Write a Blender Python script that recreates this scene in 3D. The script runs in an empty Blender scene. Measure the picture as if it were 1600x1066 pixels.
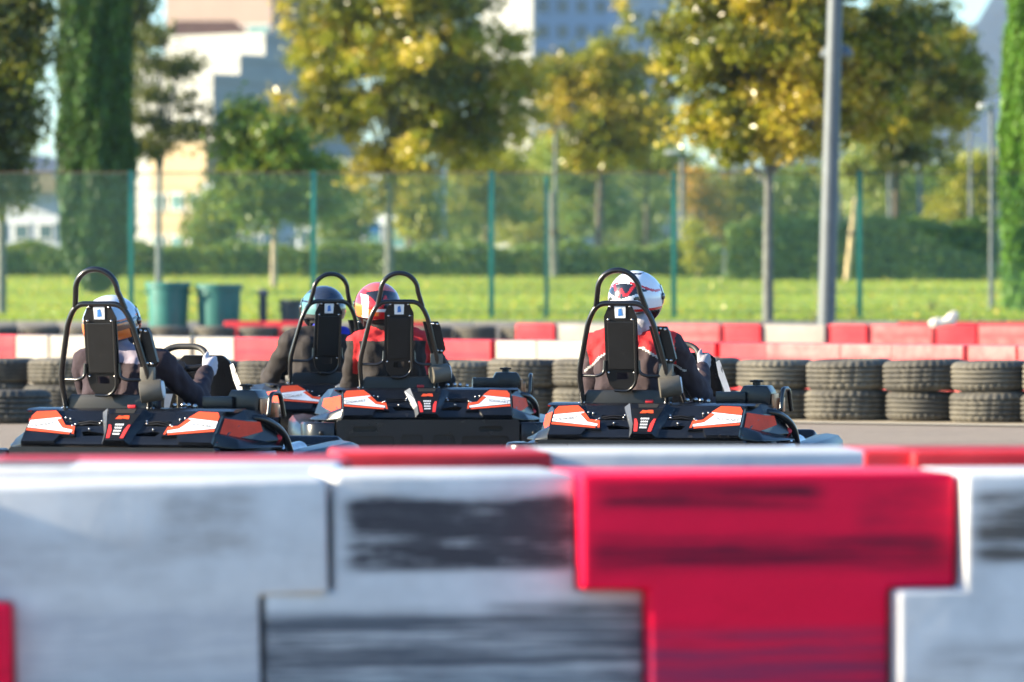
import bpy, bmesh, math, random
import numpy as np
from mathutils import Vector, Matrix
R = math.radians
random.seed(7); rng = np.random.default_rng(11)
scene = bpy.context.scene
COL = scene.collection
FPX, HZ, CAMZ = 8889.0, 455.0, 1.0      # focal length in photo pixels, horizon row, eye height

def W(px, py, s):
    """photo pixel + scale (pixels per metre at that distance) -> a point in the world"""
    return Vector(((px-800)/s, FPX/s, CAMZ-(py-HZ)/s))

# ------------------------------------------------------------------ materials
def newmat(name):
    m = bpy.data.materials.new(name); m.use_nodes = True
    nt = m.node_tree; b = nt.nodes['Principled BSDF']
    return m, nt, b
def N(nt, t, **kw):
    n = nt.nodes.new(t)
    for k, v in kw.items(): setattr(n, k, v)
    return n
def c4(c): return (c[0], c[1], c[2], 1)
def noise_fac(nt, scale, detail=4, rough=.6, stretch=None, coord='Object', lo=.35, hi=.65):
    tc = N(nt, 'ShaderNodeTexCoord'); nz = N(nt, 'ShaderNodeTexNoise')
    nz.inputs['Scale'].default_value = scale; nz.inputs['Detail'].default_value = detail
    nz.inputs['Roughness'].default_value = rough
    if stretch:
        mp = N(nt, 'ShaderNodeMapping'); mp.inputs['Scale'].default_value = stretch
        nt.links.new(tc.outputs[coord], mp.inputs['Vector']); nt.links.new(mp.outputs[0], nz.inputs['Vector'])
    else: nt.links.new(tc.outputs[coord], nz.inputs['Vector'])
    nz.noise_dimensions = '4D'; oi = N(nt, 'ShaderNodeObjectInfo'); mu = N(nt, 'ShaderNodeMath', operation='MULTIPLY'); mu.inputs[1].default_value = 40
    nt.links.new(oi.outputs['Random'], mu.inputs[0]); nt.links.new(mu.outputs[0], nz.inputs['W'])     # every copy gets its own wear
    mr = N(nt, 'ShaderNodeMapRange'); mr.inputs['From Min'].default_value = lo; mr.inputs['From Max'].default_value = hi
    nt.links.new(nz.outputs['Fac'], mr.inputs['Value'])
    return mr.outputs['Result']
def mix(nt, fac, a, b, blend='MIX'):
    m = N(nt, 'ShaderNodeMix', data_type='RGBA', blend_type=blend)
    for inp, v in ((m.inputs[0], fac), (m.inputs[6], a), (m.inputs[7], b)):
        if hasattr(v, 'node'): nt.links.new(v, inp)
        elif isinstance(v, (int, float)): inp.default_value = v
        else: inp.default_value = c4(v)
    return m.outputs[2]
def math_(nt, op, a, b=0.0, clamp=False):
    m = N(nt, 'ShaderNodeMath', operation=op, use_clamp=clamp)
    for i, v in enumerate((a, b)):
        if hasattr(v, 'node'): nt.links.new(v, m.inputs[i])
        else: m.inputs[i].default_value = v
    return m.outputs[0]
def bump(nt, b, h, strength=.2, dist=.01):
    n = N(nt, 'ShaderNodeBump'); n.inputs['Strength'].default_value = strength; n.inputs['Distance'].default_value = dist
    nt.links.new(h, n.inputs['Height']); nt.links.new(n.outputs[0], b.inputs['Normal'])
def mat(name, col, rough=.5, metal=0.0, var=.25, scale=6.0, col2=None, bmp=0.0, bscale=60.0, bdist=.004, coat=0.0, dust=None, dustlo=.5, stretch=None, spec=.5):
    m, nt, b = newmat(name)
    col2 = col2 or tuple(max(0, c*(1-var)) for c in col)
    out = mix(nt, noise_fac(nt, scale, stretch=stretch), col, col2)
    if dust: out = mix(nt, noise_fac(nt, scale*1.7+3, 6, .7, lo=dustlo, hi=dustlo+.25), out, dust)
    nt.links.new(out, b.inputs['Base Color'])
    b.inputs['Roughness'].default_value = rough; b.inputs['Metallic'].default_value = metal
    b.inputs['Coat Weight'].default_value = coat; b.inputs['Specular IOR Level'].default_value = spec
    if bmp: bump(nt, b, noise_fac(nt, bscale, 5, .6, lo=0, hi=1, stretch=stretch), bmp, bdist)
    return m
def leafmat(name, cols, trans=.35, rough=.45):
    m, nt, b = newmat(name)
    g = N(nt, 'ShaderNodeNewGeometry'); r = N(nt, 'ShaderNodeValToRGB')
    e = r.color_ramp.elements
    e[0].color = c4(cols[0]); e[0].position = 0
    e[1].color = c4(cols[-1]); e[1].position = 1
    for i, c in enumerate(cols[1:-1]):
        x = e.new((i+1)/(len(cols)-1)); x.color = c4(c)
    nt.links.new(g.outputs['Random Per Island'], r.inputs['Fac'])
    out = r.outputs['Color']
    nt.links.new(out, b.inputs['Base Color']); b.inputs['Roughness'].default_value = rough
    t = N(nt, 'ShaderNodeBsdfTranslucent'); nt.links.new(mix(nt, .5, out, (.5, .5, .05), 'MIX'), t.inputs['Color'])
    ms = N(nt, 'ShaderNodeMixShader'); ms.inputs['Fac'].default_value = trans
    nt.links.new(b.outputs[0], ms.inputs[1]); nt.links.new(t.outputs[0], ms.inputs[2])
    nt.links.new(ms.outputs[0], nt.nodes['Material Output'].inputs['Surface'])
    return m

M = {}
M['black_plastic'] = mat('black_plastic', (.0075, .009, .013), .27, var=.4, scale=9, spec=.42, dust=(.05, .043, .036), dustlo=.60, bmp=.12, bscale=120)
M['black_tube'] = mat('black_tube', (.006, .006, .007), .28, var=.3, scale=12, coat=.3)
M['black_plate'] = mat('black_plate', (.007, .007, .008), .42, var=.4, scale=14, spec=.35, dust=(.03, .027, .024), dustlo=.62)
M['seat_black'] = mat('seat_black', (.006, .006, .007), .4, var=.4, scale=9)
M['hollow_shade'] = mat('hollow_shade', (.006, .006, .007), .8)
M['orange'] = mat('orange_sticker', (.80, .085, .022), .3, var=.16, scale=10, coat=.3)
M['red_sticker'] = mat('red_sticker', (.78, .045, .035), .3, var=.16, scale=10, coat=.3)
M['side_sticker'] = mat('side_sticker', (.85, .07, .03), .6, var=.2, scale=10, spec=.15)
M['white_sticker'] = mat('white_sticker', (.78, .80, .82), .3, var=.1, scale=14, coat=.3)
M['blue_mark'] = mat('blue_mark', (.05, .22, .60), .4)
M['dark_print'] = mat('dark_print', (.03, .03, .035), .5)
M['steel'] = mat('steel', (.62, .60, .58), .25, metal=1.0, var=.3, scale=30)
M['canister_skin'] = mat('canister_skin', (.11, .10, .08), .5, var=.3, scale=14)
M['glint_silver'] = mat('glint_silver', (.12, .13, .145), .3, metal=.5, var=.2)  # sun glint of the hump edge, painted as silver
M['chrome'] = mat('chrome', (.8, .8, .8), .12, metal=1.0, var=.1)
M['warm_reflection'] = mat('warm_reflection', (.50, .25, .14), .35, metal=.7, var=.4, scale=20)  # warm sunlit reflection put into the engine cowl's colour
M['rubber'] = mat('rubber', (.018, .018, .019), .75, var=.4, scale=20, bmp=.3, bscale=90)
M['red_plastic'] = mat('red_detail', (.62, .02, .03), .4)
M['white_panel'] = mat('white_panel', (.75, .76, .78), .35, var=.15, scale=20)
M['wheel_grip'] = mat('wheel_grip', (.030, .029, .028), .55, var=.4, scale=40, bmp=.5, bscale=260, bdist=.002)
# tyres of the walls: dusty rubber, a little different on every tyre
def tyre_mat(name, base, dust):
    m, nt, b = newmat(name)
    oi = N(nt, 'ShaderNodeObjectInfo')
    f1 = noise_fac(nt, 3.2, 5, .65, lo=.30, hi=.62)
    f2 = math_(nt, 'MULTIPLY', f1, math_(nt, 'ADD', math_(nt, 'MULTIPLY', oi.outputs['Random'], .7), .45))
    o = mix(nt, f2, base, dust)
    o = mix(nt, noise_fac(nt, 26, 5, .7, lo=.45, hi=.8), o, tuple(c*.45 for c in dust))
    nt.links.new(o, b.inputs['Base Color']); b.inputs['Roughness'].default_value = .82
    bump(nt, b, noise_fac(nt, 70, 4, .6, lo=0, hi=1), .35, .004)
    return m
M['tyre_wall'] = tyre_mat('dusty_tyre_rubber', (.020, .020, .021), (.165, .15, .115))

# suits and helmets
def cloth(name, c, var=.35):
    return mat(name, c, .85, var=var, scale=7, bmp=.55, bscale=22, bdist=.012, spec=.25)
M['suit_mauve'] = cloth('suit_mauve', (.060, .042, .048))
M['suit_brown'] = cloth('suit_brown', (.034, .029, .028))
M['suit_violet'] = cloth('suit_violet', (.046, .032, .040))
M['suit_grey'] = cloth('suit_grey', (.046, .040, .039))
M['suit_navy'] = cloth('suit_navy', (.022, .018, .030))
M['suit_red'] = cloth('suit_red', (.62, .035, .040), .2)
M['suit_blue'] = cloth('suit_blue', (.035, .05, .50), .2)
M['suit_cream'] = cloth('suit_cream', (.42, .36, .30), .2)
M['suit_lilac'] = cloth('suit_lilac', (.30, .27, .34), .2)
M['piping'] = cloth('piping', (.62, .60, .58), .1)
M['glove_grey'] = cloth('glove_grey', (.34, .33, .36), .2)
M['glove_pale'] = cloth('glove_pale', (.46, .45, .50), .2)
M['glove_black'] = cloth('glove_black', (.03, .03, .035), .2)
M['collar_black'] = cloth('collar_black', (.015, .015, .018))
M['shoe'] = mat('shoe_rubber', (.03, .03, .03), .6)
M['skin'] = mat('skin', (.45, .27, .2), .5)
def gloss(name, c, var=.08): return mat(name, c, .22, var=var, scale=7, coat=.7)
M['h_white'] = gloss('helmet_white', (.80, .80, .82))
M['h_black'] = gloss('helmet_black', (.015, .016, .022))
M['h_red'] = gloss('helmet_red', (.62, .022, .025))
M['h_orange'] = gloss('helmet_orange', (.80, .17, .025))
M['h_pink'] = gloss('helmet_pink', (.62, .10, .09))
M['h_blue'] = gloss('helmet_pale_blue', (.48, .60, .70))
M['h_brown'] = gloss('helmet_brown', (.16, .055, .035))
M['h_navy'] = gloss('helmet_navy', (.020, .028, .050))
M['h_grey'] = gloss('helmet_grey', (.05, .048, .05))
M['h_teal'] = gloss('helmet_teal', (.10, .24, .25))
M['visor'] = mat('visor', (.03, .03, .035), .08, coat=1.0)
M['silver_cloth'] = mat('silver_cloth', (.55, .53, .58), .5, var=.5, scale=30, bmp=.6, bscale=40, bdist=.01)
M['liner'] = mat('helmet_liner', (.02, .02, .022), .9)

# setting
M['post_green'] = mat('fence_green_paint', (.012, .23, .17), .4, var=.25, scale=4)
M['wire_green'] = mat('fence_wire_green', (.014, .15, .115), .5)
M['wire_rust'] = mat('fence_wire_rust', (.20, .11, .06), .6)
M['lamp_grey'] = mat('lamp_post_grey', (.115, .135, .145), .5, var=.2, scale=3, metal=.2)
M['lamp_head'] = mat('lamp_head_pale', (.60, .62, .62), .4)
M['bin_green'] = mat('bin_green_plastic', (.025, .17, .14), .5, var=.25, scale=5)
M['bin_dark'] = mat('bin_dark_plastic', (.035, .055, .055), .5)
M['bark'] = mat('bark', (.12, .095, .07), .9, var=.5, scale=14, bmp=.6, bscale=30, bdist=.02)
M['bark_pale'] = mat('bark_pale', (.42, .34, .24), .8, var=.35, scale=8, bmp=.4, bscale=30, bdist=.01)
M['bark_grey'] = mat('bark_grey', (.17, .18, .16), .85, var=.4, scale=9, bmp=.4, bscale=30, bdist=.01)
M['stake'] = mat('stake_wood', (.62, .47, .24), .7, var=.25, scale=10)
M['concrete'] = mat('kerb_concrete', (.34, .32, .29), .85, var=.25, scale=3)
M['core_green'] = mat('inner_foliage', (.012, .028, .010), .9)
M['cloth_white'] = mat('sack_white', (.75, .68, .60), .7, var=.25, scale=14)

# ------------------------------------------------------------------ objects
def tag(o, label=None, cat=None, group=None, kind=None):
    if label: o['label'] = label
    if cat: o['category'] = cat
    if group: o['group'] = group
    if kind: o['kind'] = kind
    return o
def thing(name, label, cat, loc=(0, 0, 0), rz=0.0, group=None):
    o = bpy.data.objects.new(name, None); COL.objects.link(o)
    o.empty_display_size = .2
    o.location = loc; o.rotation_euler = (0, 0, rz)
    return tag(o, label, cat, group)
def link(name, me, parent=None):
    o = bpy.data.objects.new(name, me); COL.objects.link(o)
    if parent: o.parent = parent
    return o
def children(o): return [c for c in bpy.data.objects if c.parent == o]
def copy_tree(o, parent=None):
    c = o.copy(); COL.objects.link(c)
    if parent: c.parent = parent
    for ch in list(o.children): copy_tree(ch, c)
    return c

class MB:
    """collects shapes in one bmesh"""
    def __init__(s): s.bm = bmesh.new(); s.mi = 0
    def _mark(s, faces):
        for f in faces: f.material_index = s.mi
    def box(s, c, size, rot=None):
        r = bmesh.ops.create_cube(s.bm, size=1.0)
        mt = Matrix.Translation(c) @ (rot.to_4x4() if rot else Matrix()) @ Matrix.Diagonal((*size, 1))
        bmesh.ops.transform(s.bm, matrix=mt, verts=r['verts'])
        s._mark({f for v in r['verts'] for f in v.link_faces}); return s
    def cyl(s, p0, p1, r0, r1=None, n=16):
        p0, p1 = Vector(p0), Vector(p1); d = p1-p0
        r = bmesh.ops.create_cone(s.bm, cap_ends=True, segments=n, radius1=r0, radius2=r0 if r1 is None else r1, depth=d.length)
        mt = Matrix.Translation((p0+p1)/2) @ d.to_track_quat('Z', 'Y').to_matrix().to_4x4()
        bmesh.ops.transform(s.bm, matrix=mt, verts=r['verts'])
        s._mark({f for v in r['verts'] for f in v.link_faces}); return s
    def ball(s, c, r, sx=1, sy=1, sz=1, u=20, v=12, rot=None):
        q = bmesh.ops.create_uvsphere(s.bm, u_segments=u, v_segments=v, radius=r)
        mt = Matrix.Translation(c) @ (rot.to_4x4() if rot else Matrix()) @ Matrix.Diagonal((sx, sy, sz, 1))
        bmesh.ops.transform(s.bm, matrix=mt, verts=q['verts'])
        s._mark({f for w in q['verts'] for f in w.link_faces}); return s
    def sweep(s, path, prof, closed=False, caps=True, up=Vector((0, 0, 1))):
        """sweep a closed 2D profile (list of (a,b): a sideways, b up) along a path"""
        path = [Vector(p) for p in path]; n = len(path); rings = []
        for i, p in enumerate(path):
            a = path[i-1] if (i or closed) else path[i]; b = path[(i+1) % n] if (i < n-1 or closed) else path[i]
            t = (b-a).normalized(); side = t.cross(up)
            if side.length < 1e-4: side = Vector((1, 0, 0))
            side.normalize(); u2 = side.cross(t)
            rings.append([s.bm.verts.new(p+side*x+u2*y) for x, y in prof])
        k = len(prof); fs = []
        for i in range(n if closed else n-1):
            A, B = rings[i], rings[(i+1) % n]
            for j in range(k): fs.append(s.bm.faces.new((A[j], A[(j+1) % k], B[(j+1) % k], B[j])))
        if caps and not closed:
            fs.append(s.bm.faces.new(rings[0][::-1])); fs.append(s.bm.faces.new(rings[-1]))
        s._mark(fs); return s
    def tube(s, pts, r, n=12, closed=False):
        """round tube along points (parallel-transported frame)"""
        P = [Vector(p) for p in pts]; m = len(P); rings = []; ref = None
        for i in range(m):
            a = P[i-1] if (i or closed) else P[i]; b = P[(i+1) % m] if (i < m-1 or closed) else P[i]
            t = (b-a).normalized()
            if ref is None: ref = t.orthogonal().normalized()
            ref = (ref-t*ref.dot(t)).normalized(); u2 = t.cross(ref)
            rr = r[i] if isinstance(r, (list, tuple)) else r
            rings.append([s.bm.verts.new(P[i]+ref*math.cos(2*math.pi*k/n)*rr+u2*math.sin(2*math.pi*k/n)*rr) for k in range(n)])
        fs = []
        for i in range(m if closed else m-1):
            A, B = rings[i], rings[(i+1) % m]
            off = 0
            if closed and i == m-1:
                off = min(range(n), key=lambda o: (B[o].co-A[0].co).length)
            for j in range(n): fs.append(s.bm.faces.new((A[j], A[(j+1) % n], B[(j+1+off) % n], B[(j+off) % n])))
        if not closed: fs.append(s.bm.faces.new(rings[0][::-1])); fs.append(s.bm.faces.new(rings[-1]))
        s._mark(fs); return s
    def lathe(s, prof, n=32, axis='Z', c=(0, 0, 0), close=False):
        rings = []
        for i in range(n):
            a = 2*math.pi*i/n; ca, sa = math.cos(a), math.sin(a); ring = []
            for r, h in prof:
                v = {'Z': (r*ca, r*sa, h), 'X': (h, r*ca, r*sa), 'Y': (r*sa, h, r*ca)}[axis]
                ring.append(s.bm.verts.new(Vector(c)+Vector(v)))
            rings.append(ring)
        fs = []; k = len(prof)
        for i in range(n):
            A, B = rings[i], rings[(i+1) % n]
            for j in range(k if close else k-1): fs.append(s.bm.faces.new((A[j], B[j], B[(j+1) % k], A[(j+1) % k])))
        s._mark(fs); return s
    def prism(s, poly, f0, f1, holes=()):
        """polygon (and holes) of 2D points; f0/f1 map (a,b) to the near and the far side"""
        loops = [list(poly)]+[list(h) for h in holes]
        out = []
        for f in (f0, f1):
            if f is None: out.append(None); continue
            vl = [[s.bm.verts.new(f(a, b)) for a, b in L] for L in loops]; out.append(vl)
            if len(loops) == 1: s._mark([s.bm.faces.new(vl[0])])
            else:
                es = [s.bm.edges.new((L[i], L[(i+1) % len(L)])) for L in vl for i in range(len(L))]
                g = bmesh.ops.triangle_fill(s.bm, use_beauty=True, use_dissolve=False, edges=es)
                s._mark([x for x in g['geom'] if isinstance(x, bmesh.types.BMFace)])
        if out[0] and out[1]:
            fs = []
            for A, B in zip(*out):
                n = len(A)
                for i in range(n): fs.append(s.bm.faces.new((A[i], A[(i+1) % n], B[(i+1) % n], B[i])))
            s._mark(fs)
        return s
    def build(s, name, mats, parent=None, smooth=True, bevel=0.0, seg=2, angle=40, merge=True):
        bm = s.bm
        if merge: bmesh.ops.remove_doubles(bm, verts=bm.verts, dist=1e-5)
        bmesh.ops.recalc_face_normals(bm, faces=bm.faces)
        if bevel:
            es = [e for e in bm.edges if len(e.link_faces) == 2 and e.calc_face_angle(0) > R(35)]
            bmesh.ops.bevel(bm, geom=es, offset=bevel, offset_type='OFFSET', segments=seg, profile=.6, affect='EDGES', clamp_overlap=True)
        me = bpy.data.meshes.new(name)
        for f in bm.faces: f.smooth = smooth
        if smooth:
            for e in bm.edges:
                if len(e.link_faces) == 2 and e.calc_face_angle(0) > R(angle): e.smooth = False
        bm.to_mesh(me); bm.free()
        for m in (mats if isinstance(mats, (list, tuple)) else [mats]): me.materials.append(m)
        return link(name, me, parent)

def fillet(pts, r, n=6, closed=False):
    """round the corners of a polyline"""
    P = [Vector(p) for p in pts]; out = []; m = len(P)
    for i, p in enumerate(P):
        if not closed and i in (0, m-1): out.append(p); continue
        a, b = P[i-1]-p, P[(i+1) % m]-p
        d = min(r, a.length*.49, b.length*.49); A, B = p+a.normalized()*d, p+b.normalized()*d
        for k in range(n+1):
            t = k/n; out.append(A*(1-t)**2+p*2*t*(1-t)+B*t*t)
    return out
def mesh_np(name, verts, faces, mats, parent=None, smooth=False, mi=None):
    """mesh from numpy arrays; faces all with the same corner count"""
    me = bpy.data.meshes.new(name); nv, nf, k = len(verts), len(faces), faces.shape[1]
    me.vertices.add(nv); me.vertices.foreach_set('co', np.asarray(verts, dtype=np.float32).ravel())
    me.loops.add(nf*k); me.loops.foreach_set('vertex_index', np.asarray(faces, dtype=np.int32).ravel())
    me.polygons.add(nf); me.polygons.foreach_set('loop_start', np.arange(nf, dtype=np.int32)*k)
    if mi is not None: me.polygons.foreach_set('material_index', np.asarray(mi, dtype=np.int32))
    me.polygons.foreach_set('use_smooth', np.full(nf, smooth))
    me.update(calc_edges=True); me.validate()
    for m in (mats if isinstance(mats, (list, tuple)) else [mats]): me.materials.append(m)
    return link(name, me, parent)
def text_mesh(name, body, size, f, matl, parent, extrude=0.0):
    """flat lettering; f maps (a, b) of the text plane to the thing's space"""
    cu = bpy.data.curves.new(name, 'FONT'); cu.body = body; cu.size = size; cu.align_x = 'CENTER'; cu.align_y = 'CENTER'
    cu.resolution_u = 3
    ob = bpy.data.objects.new(name, cu); COL.objects.link(ob)
    dg = bpy.context.evaluated_depsgraph_get(); dg.update()
    me = bpy.data.meshes.new_from_object(ob.evaluated_get(dg))
    bpy.data.objects.remove(ob)
    for v in me.vertices: v.co = Vector(f(v.co.x, v.co.y))
    me.materials.clear(); me.materials.append(matl)
    return link(name, me, parent)
ORD = ['first', 'second', 'third', 'fourth', 'fifth', 'sixth', 'seventh', 'eighth', 'ninth', 'tenth', 'eleventh', 'twelfth', 'thirteenth', 'fourteenth', 'fifteenth', 'sixteenth', 'seventeenth', 'eighteenth', 'nineteenth', 'twentieth', 'twenty-first', 'twenty-second', 'twenty-third', 'twenty-fourth']
# ------------------------------------------------------------------ the rental kart (local axes: x right, y forward, z up)
def K(px, py): return ((px-667)/276.0, (731-py)/276.0)
def C7(a, b): return K(480+a/8, 590+b/8)
def C8(a, b): return K(660+a/8.2, 580+b/8.2)
def fs(x, z, off=0.0):
    q = off/1.487
    return (x, -.10+(z-.30)*1.1-q, z+1.1*q)
def mirror(poly): return [(-a, b) for a, b in poly][::-1]
SEATX = -.155

BOLT = MB().ball((0, 0, 0), 1, u=12, v=8).build('bolt', M['steel']); BOLT_ME = BOLT.data; bpy.data.objects.remove(BOLT)
def bolts(parent, pts, r, name='bolt'):
    for p in pts:
        o = link(name, BOLT_ME, parent); o.location = p; o.scale = (r, r, r)

def make_kart():
    t = thing('racing_kart', 'black and orange rental kart', 'kart', group='rental karts on the track')
    # --- rear bumper: moulded panel with pockets and slots, two wrapping ends
    slot = lambda x0, x1, z0, z1: [(x0+.012, z0), (x1-.012, z0), (x1, z0+.012), (x1, z1-.012), (x1-.012, z1), (x0+.012, z1), (x0, z1-.012), (x0, z0+.012)]
    holes, pockets = [], []
    for sg in (-1, 1):
        f = (lambda p: p) if sg < 0 else mirror
        holes.append(f(slot(-.424, -.285, .209, .238)))
        pockets.append(f(slot(-.457, -.19, .118, .184)))
        pockets.append(f(slot(-.150, -.03, .112, .192)))
    b = MB()
    rect = [(-.515, .075), (.515, .075), (.515, .265), (.505, .275), (-.505, .275), (-.515, .265)]
    b.prism(rect, lambda x, z: (x, -.17, z), None, holes+pockets)
    b.prism(rect, lambda x, z: (x, -.10, z), None)
    for i in range(len(rect)):
        p, q = rect[i], rect[(i+1) % len(rect)]
        v = [b.bm.verts.new((a, y, c)) for (a, c), y in ((p, -.17), (q, -.17), (q, -.10), (p, -.10))]; b.bm.faces.new(v)
    for h, d in [(h, .05) for h in holes]+[(h, .028) for h in pockets]:
        for i in range(len(h)):
            p, q = h[i], h[(i+1) % len(h)]
            v = [b.bm.verts.new((a, y, c)) for (a, c), y in ((p, -.17), (q, -.17), (q, -.17+d), (p, -.17+d))]; b.bm.faces.new(v)
        b.bm.faces.new([b.bm.verts.new((a, -.17+d, c)) for a, c in h])
    b.build('rear_bumper', M['black_plastic'], t, angle=30)
    for sg in (-1, 1):
        w = MB()
        path = fillet([(sg*.522, -.135, .175), (sg*.66, -.115, .175), (sg*.675, .12, .175)], .09, 8)
        prof = [(-.03, -.085), (.03, -.085), (.038, -.07), (.038, .07), (.03, .085), (-.03, .085), (-.038, .07), (-.038, -.07)]
        w.sweep(path, prof); o = w.build('bumper_end', M['black_plastic'], t, bevel=.006)
        q = MB(); q.ball((sg*.60, -.166, .20), .014, sy=.6); q.build('bolt', M['black_plate'], o)
    # --- rear fairing shell
    b = MB()
    L1 = [C7(1060, 372), C7(1120, 362), C7(1330, 385), C7(1310, 408), C7(1100, 412)]
    L2 = [(-.235, .368), (-.10, .372), (-.098, .392), (-.232, .392)]
    top = [(-.045, .407), (.045, .407), (.045, .424), (-.045, .424)]
    hs = []
    for h in (L1, L2): hs += [h, mirror(h)]
    b.prism([(-.48, .30), (.48, .30), (.48, .44), (-.48, .44)], lambda x, z: fs(x, z), lambda x, z: fs(x, z, -.012), hs+[top])
    b.prism([(-.1005, .2995), (-.107, .288), (-.10, .278), (-.06, .268), (-.05, .285), (-.09, .302)], lambda y, z: (-.481, y, z), lambda y, z: (.481, y, z))
    b.prism([(.0535, .4398), (.085, .449), (.22, .452), (.22, .44), (.07, .432)], lambda y, z: (-.52, y, z), lambda y, z: (.52, y, z))
    o = b.build('rear_fairing', M['black_plastic'], t, angle=25)
    q = MB(); q.prism([(.02, .27), (.13, .36), (.20, .43), (.24, .43), (.24, .27)], lambda y, z: (-.47, y, z), lambda y, z: (.47, y, z))
    q.build('inner_dark_box', M['hollow_shade'], o)  # dark box behind the slots, their inner shade put into its colour
    # raised side panels, hump, bars in the slots
    pan = [(-.479, .288), (-.31, .288), (-.29, .318), (-.216, .316), (-.226, .348), (-.268, .354), (-.305, .377), (-.352, .438), (-.479, .430)]
    def raised(poly, h, inset):
        cx = sum(p[0] for p in poly)/len(poly); cz = sum(p[1] for p in poly)/len(poly)
        m = MB(); near = []; far = []
        for a, c in poly:
            far.append(m.bm.verts.new(fs(a, c, .0005)))
            d = Vector((cx-a, cz-c)).normalized()*inset
            near.append(m.bm.verts.new(fs(a+d.x, c+d.y, h)))
        m.bm.faces.new(near)
        for i in range(len(poly)):
            j = (i+1) % len(poly); m.bm.faces.new((near[i], near[j], far[j], far[i]))
        return m
    for sg in (-1, 1):
        f = (lambda p: p) if sg < 0 else mirror
        p = raised(f(pan), .014, .004).build('side_panel', M['black_plastic'], o, smooth=False)
        st = lambda name, poly, mt, h=.0165: MB().prism(f(poly), lambda x, z: fs(x, z, h), lambda x, z: fs(x, z, h-.002)).build(name, M[mt], t, smooth=False)
        st('orange_sticker', [(-.470, .405), (-.455, .424), (-.358, .428), (-.318, .400), (-.469, .386)], 'orange')
        st('white_sticker', [(-.470, .3835), (-.320, .398), (-.316, .391), (-.470, .370)], 'white_sticker')
        st('white_sticker', [(-.470, .3665), (-.338, .388), (-.292, .350), (-.237, .340), (-.240, .330), (-.470, .352)], 'white_sticker')
        st('orange_sticker', [(-.335, .3885), (-.317, .396), (-.283, .362), (-.232, .357), (-.224, .323), (-.236, .325), (-.2345, .342), (-.290, .353)], 'orange')
        st('orange_sticker', [(-.470, .3475), (-.245, .3275), (-.245, .321), (-.470, .338)], 'orange')
        text_mesh('sticker_lettering', 'SODIKART', .024, lambda a, c, sg=sg: fs(sg*.405+a, .3625+c*.75-sg*.10*a, .0188), M['dark_print'], t)
        q = MB()
        for k in range(2):
            z = .376+.010*k
            q.tube([fs(sg*.235, z-.002, -.004), fs(sg*.17, z+.001, .006), fs(sg*.10, z, -.002)], .0042, 8)
        q.build('vent_bar', M['black_plate'], t)
        bolts(t, [fs(sg*x, z, .006) for x, z in ((.300, .402), (.275, .398), (.238, .372), (.250, .366), (.112, .389), (.118, .378), (.16, .352))], .0058)
        # swept side skin with its orange sticker and the wheel fender below
        A = [Vector((sg*.480, -.104, .282)), Vector((sg*.480, .030, .418)), Vector((sg*.47, .10, .449))]
        B = [Vector((sg*.555, .13, .288)), Vector((sg*.545, .16, .400)), Vector((sg*.52, .18, .449))]
        C = [Vector((sg*.63, .36, .300)), Vector((sg*.60, .36, .385)), Vector((sg*.55, .34, .440))]
        m = MB()
        V = [[m.bm.verts.new(v) for v in row] for row in (A, B, C)]
        for i in range(2):
            for j in range(2): m.bm.faces.new((V[i][j], V[i+1][j], V[i+1][j+1], V[i][j+1]))
        W2 = [[m.bm.verts.new(v+Vector((-sg*.02, .02, -.012))) for v in row] for row in (A, B, C)]
        for i in range(2):
            for j in range(2): m.bm.faces.new((W2[i][j], W2[i][j+1], W2[i+1][j+1], W2[i+1][j]))
        rim = [(0, 0), (1, 0), (2, 0), (2, 1), (2, 2), (1, 2), (0, 2), (0, 1)]
        for k in range(8):
            (i, j), (p_, q_) = rim[k], rim[(k+1) % 8]; m.bm.faces.new((V[i][j], V[p_][q_], W2[p_][q_], W2[i][j]))
        m.build('fairing_side', M['black_plastic'], t, smooth=False, bevel=.003)
        n = Vector((sg*.75, -.6, .25)).normalized()*.004
        def L(u, v):   # bilinear-ish on the lower band of the side skin
            a = A[0].lerp(A[1], v); b2 = B[0].lerp(B[1], v); c2 = C[0].lerp(C[1], v)
            return (a.lerp(b2, u) if u <= 1 else b2.lerp(c2, u-1))+n
        m = MB()
        us = [.06, .35, .7, 1.0]
        for i in range(3):
            m.bm.faces.new([m.bm.verts.new(L(u, v)) for u, v in ((us[i], .10+.22*us[i]), (us[i+1], .10+.22*us[i+1]), (us[i+1], .93), (us[i], .93))])
        m.bm.faces.new([m.bm.verts.new(L(u, v)) for u, v in ((1.0, .32), (1.55, .5), (1.5, .95), (1.0, .93))])
        m.build('orange_sticker', M['side_sticker'], t, smooth=True)
        m = MB(); pl_ = [(.475, -.085), (.575, -.02), (.655, .16), (.665, .36), (.50, .36)]
        m.prism([(sg*a, c) for a, c in pl_], lambda x, y: (x, y, .268), lambda x, y: (sg*(abs(x)-.02*(abs(x) > .5)), y+.03*(abs(x) > .5), .345-.35*max(0, abs(x)-.48)))
        m.build('wheel_fender', M['black_plastic'], t, bevel=.018, seg=4)
    hump = [(-.056, .285), (.056, .285), (.062, .33), (.078, .365), (.104, .428), (-.104, .428), (-.078, .365), (-.062, .33)]
    m = MB(); near = []; far = []
    for a, c in hump:
        far.append(m.bm.verts.new(fs(a*1.25, c, .0005))); near.append(m.bm.verts.new(fs(a*.86, c, .032)))
    m.bm.faces.new(near)
    for i in range(8): m.bm.faces.new((near[i], near[(i+1) % 8], far[(i+1) % 8], far[i]))
    m.build('center_hump', M['black_plastic'], t, smooth=False, bevel=.004)
    e0, e1 = hump[6], hump[5]; e2 = hump[7]; e3 = hump[0]     # sun glint on the hump's left edge, put in as a pale strip
    m = MB(); row = [e1, e0, e2, e3]
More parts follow.
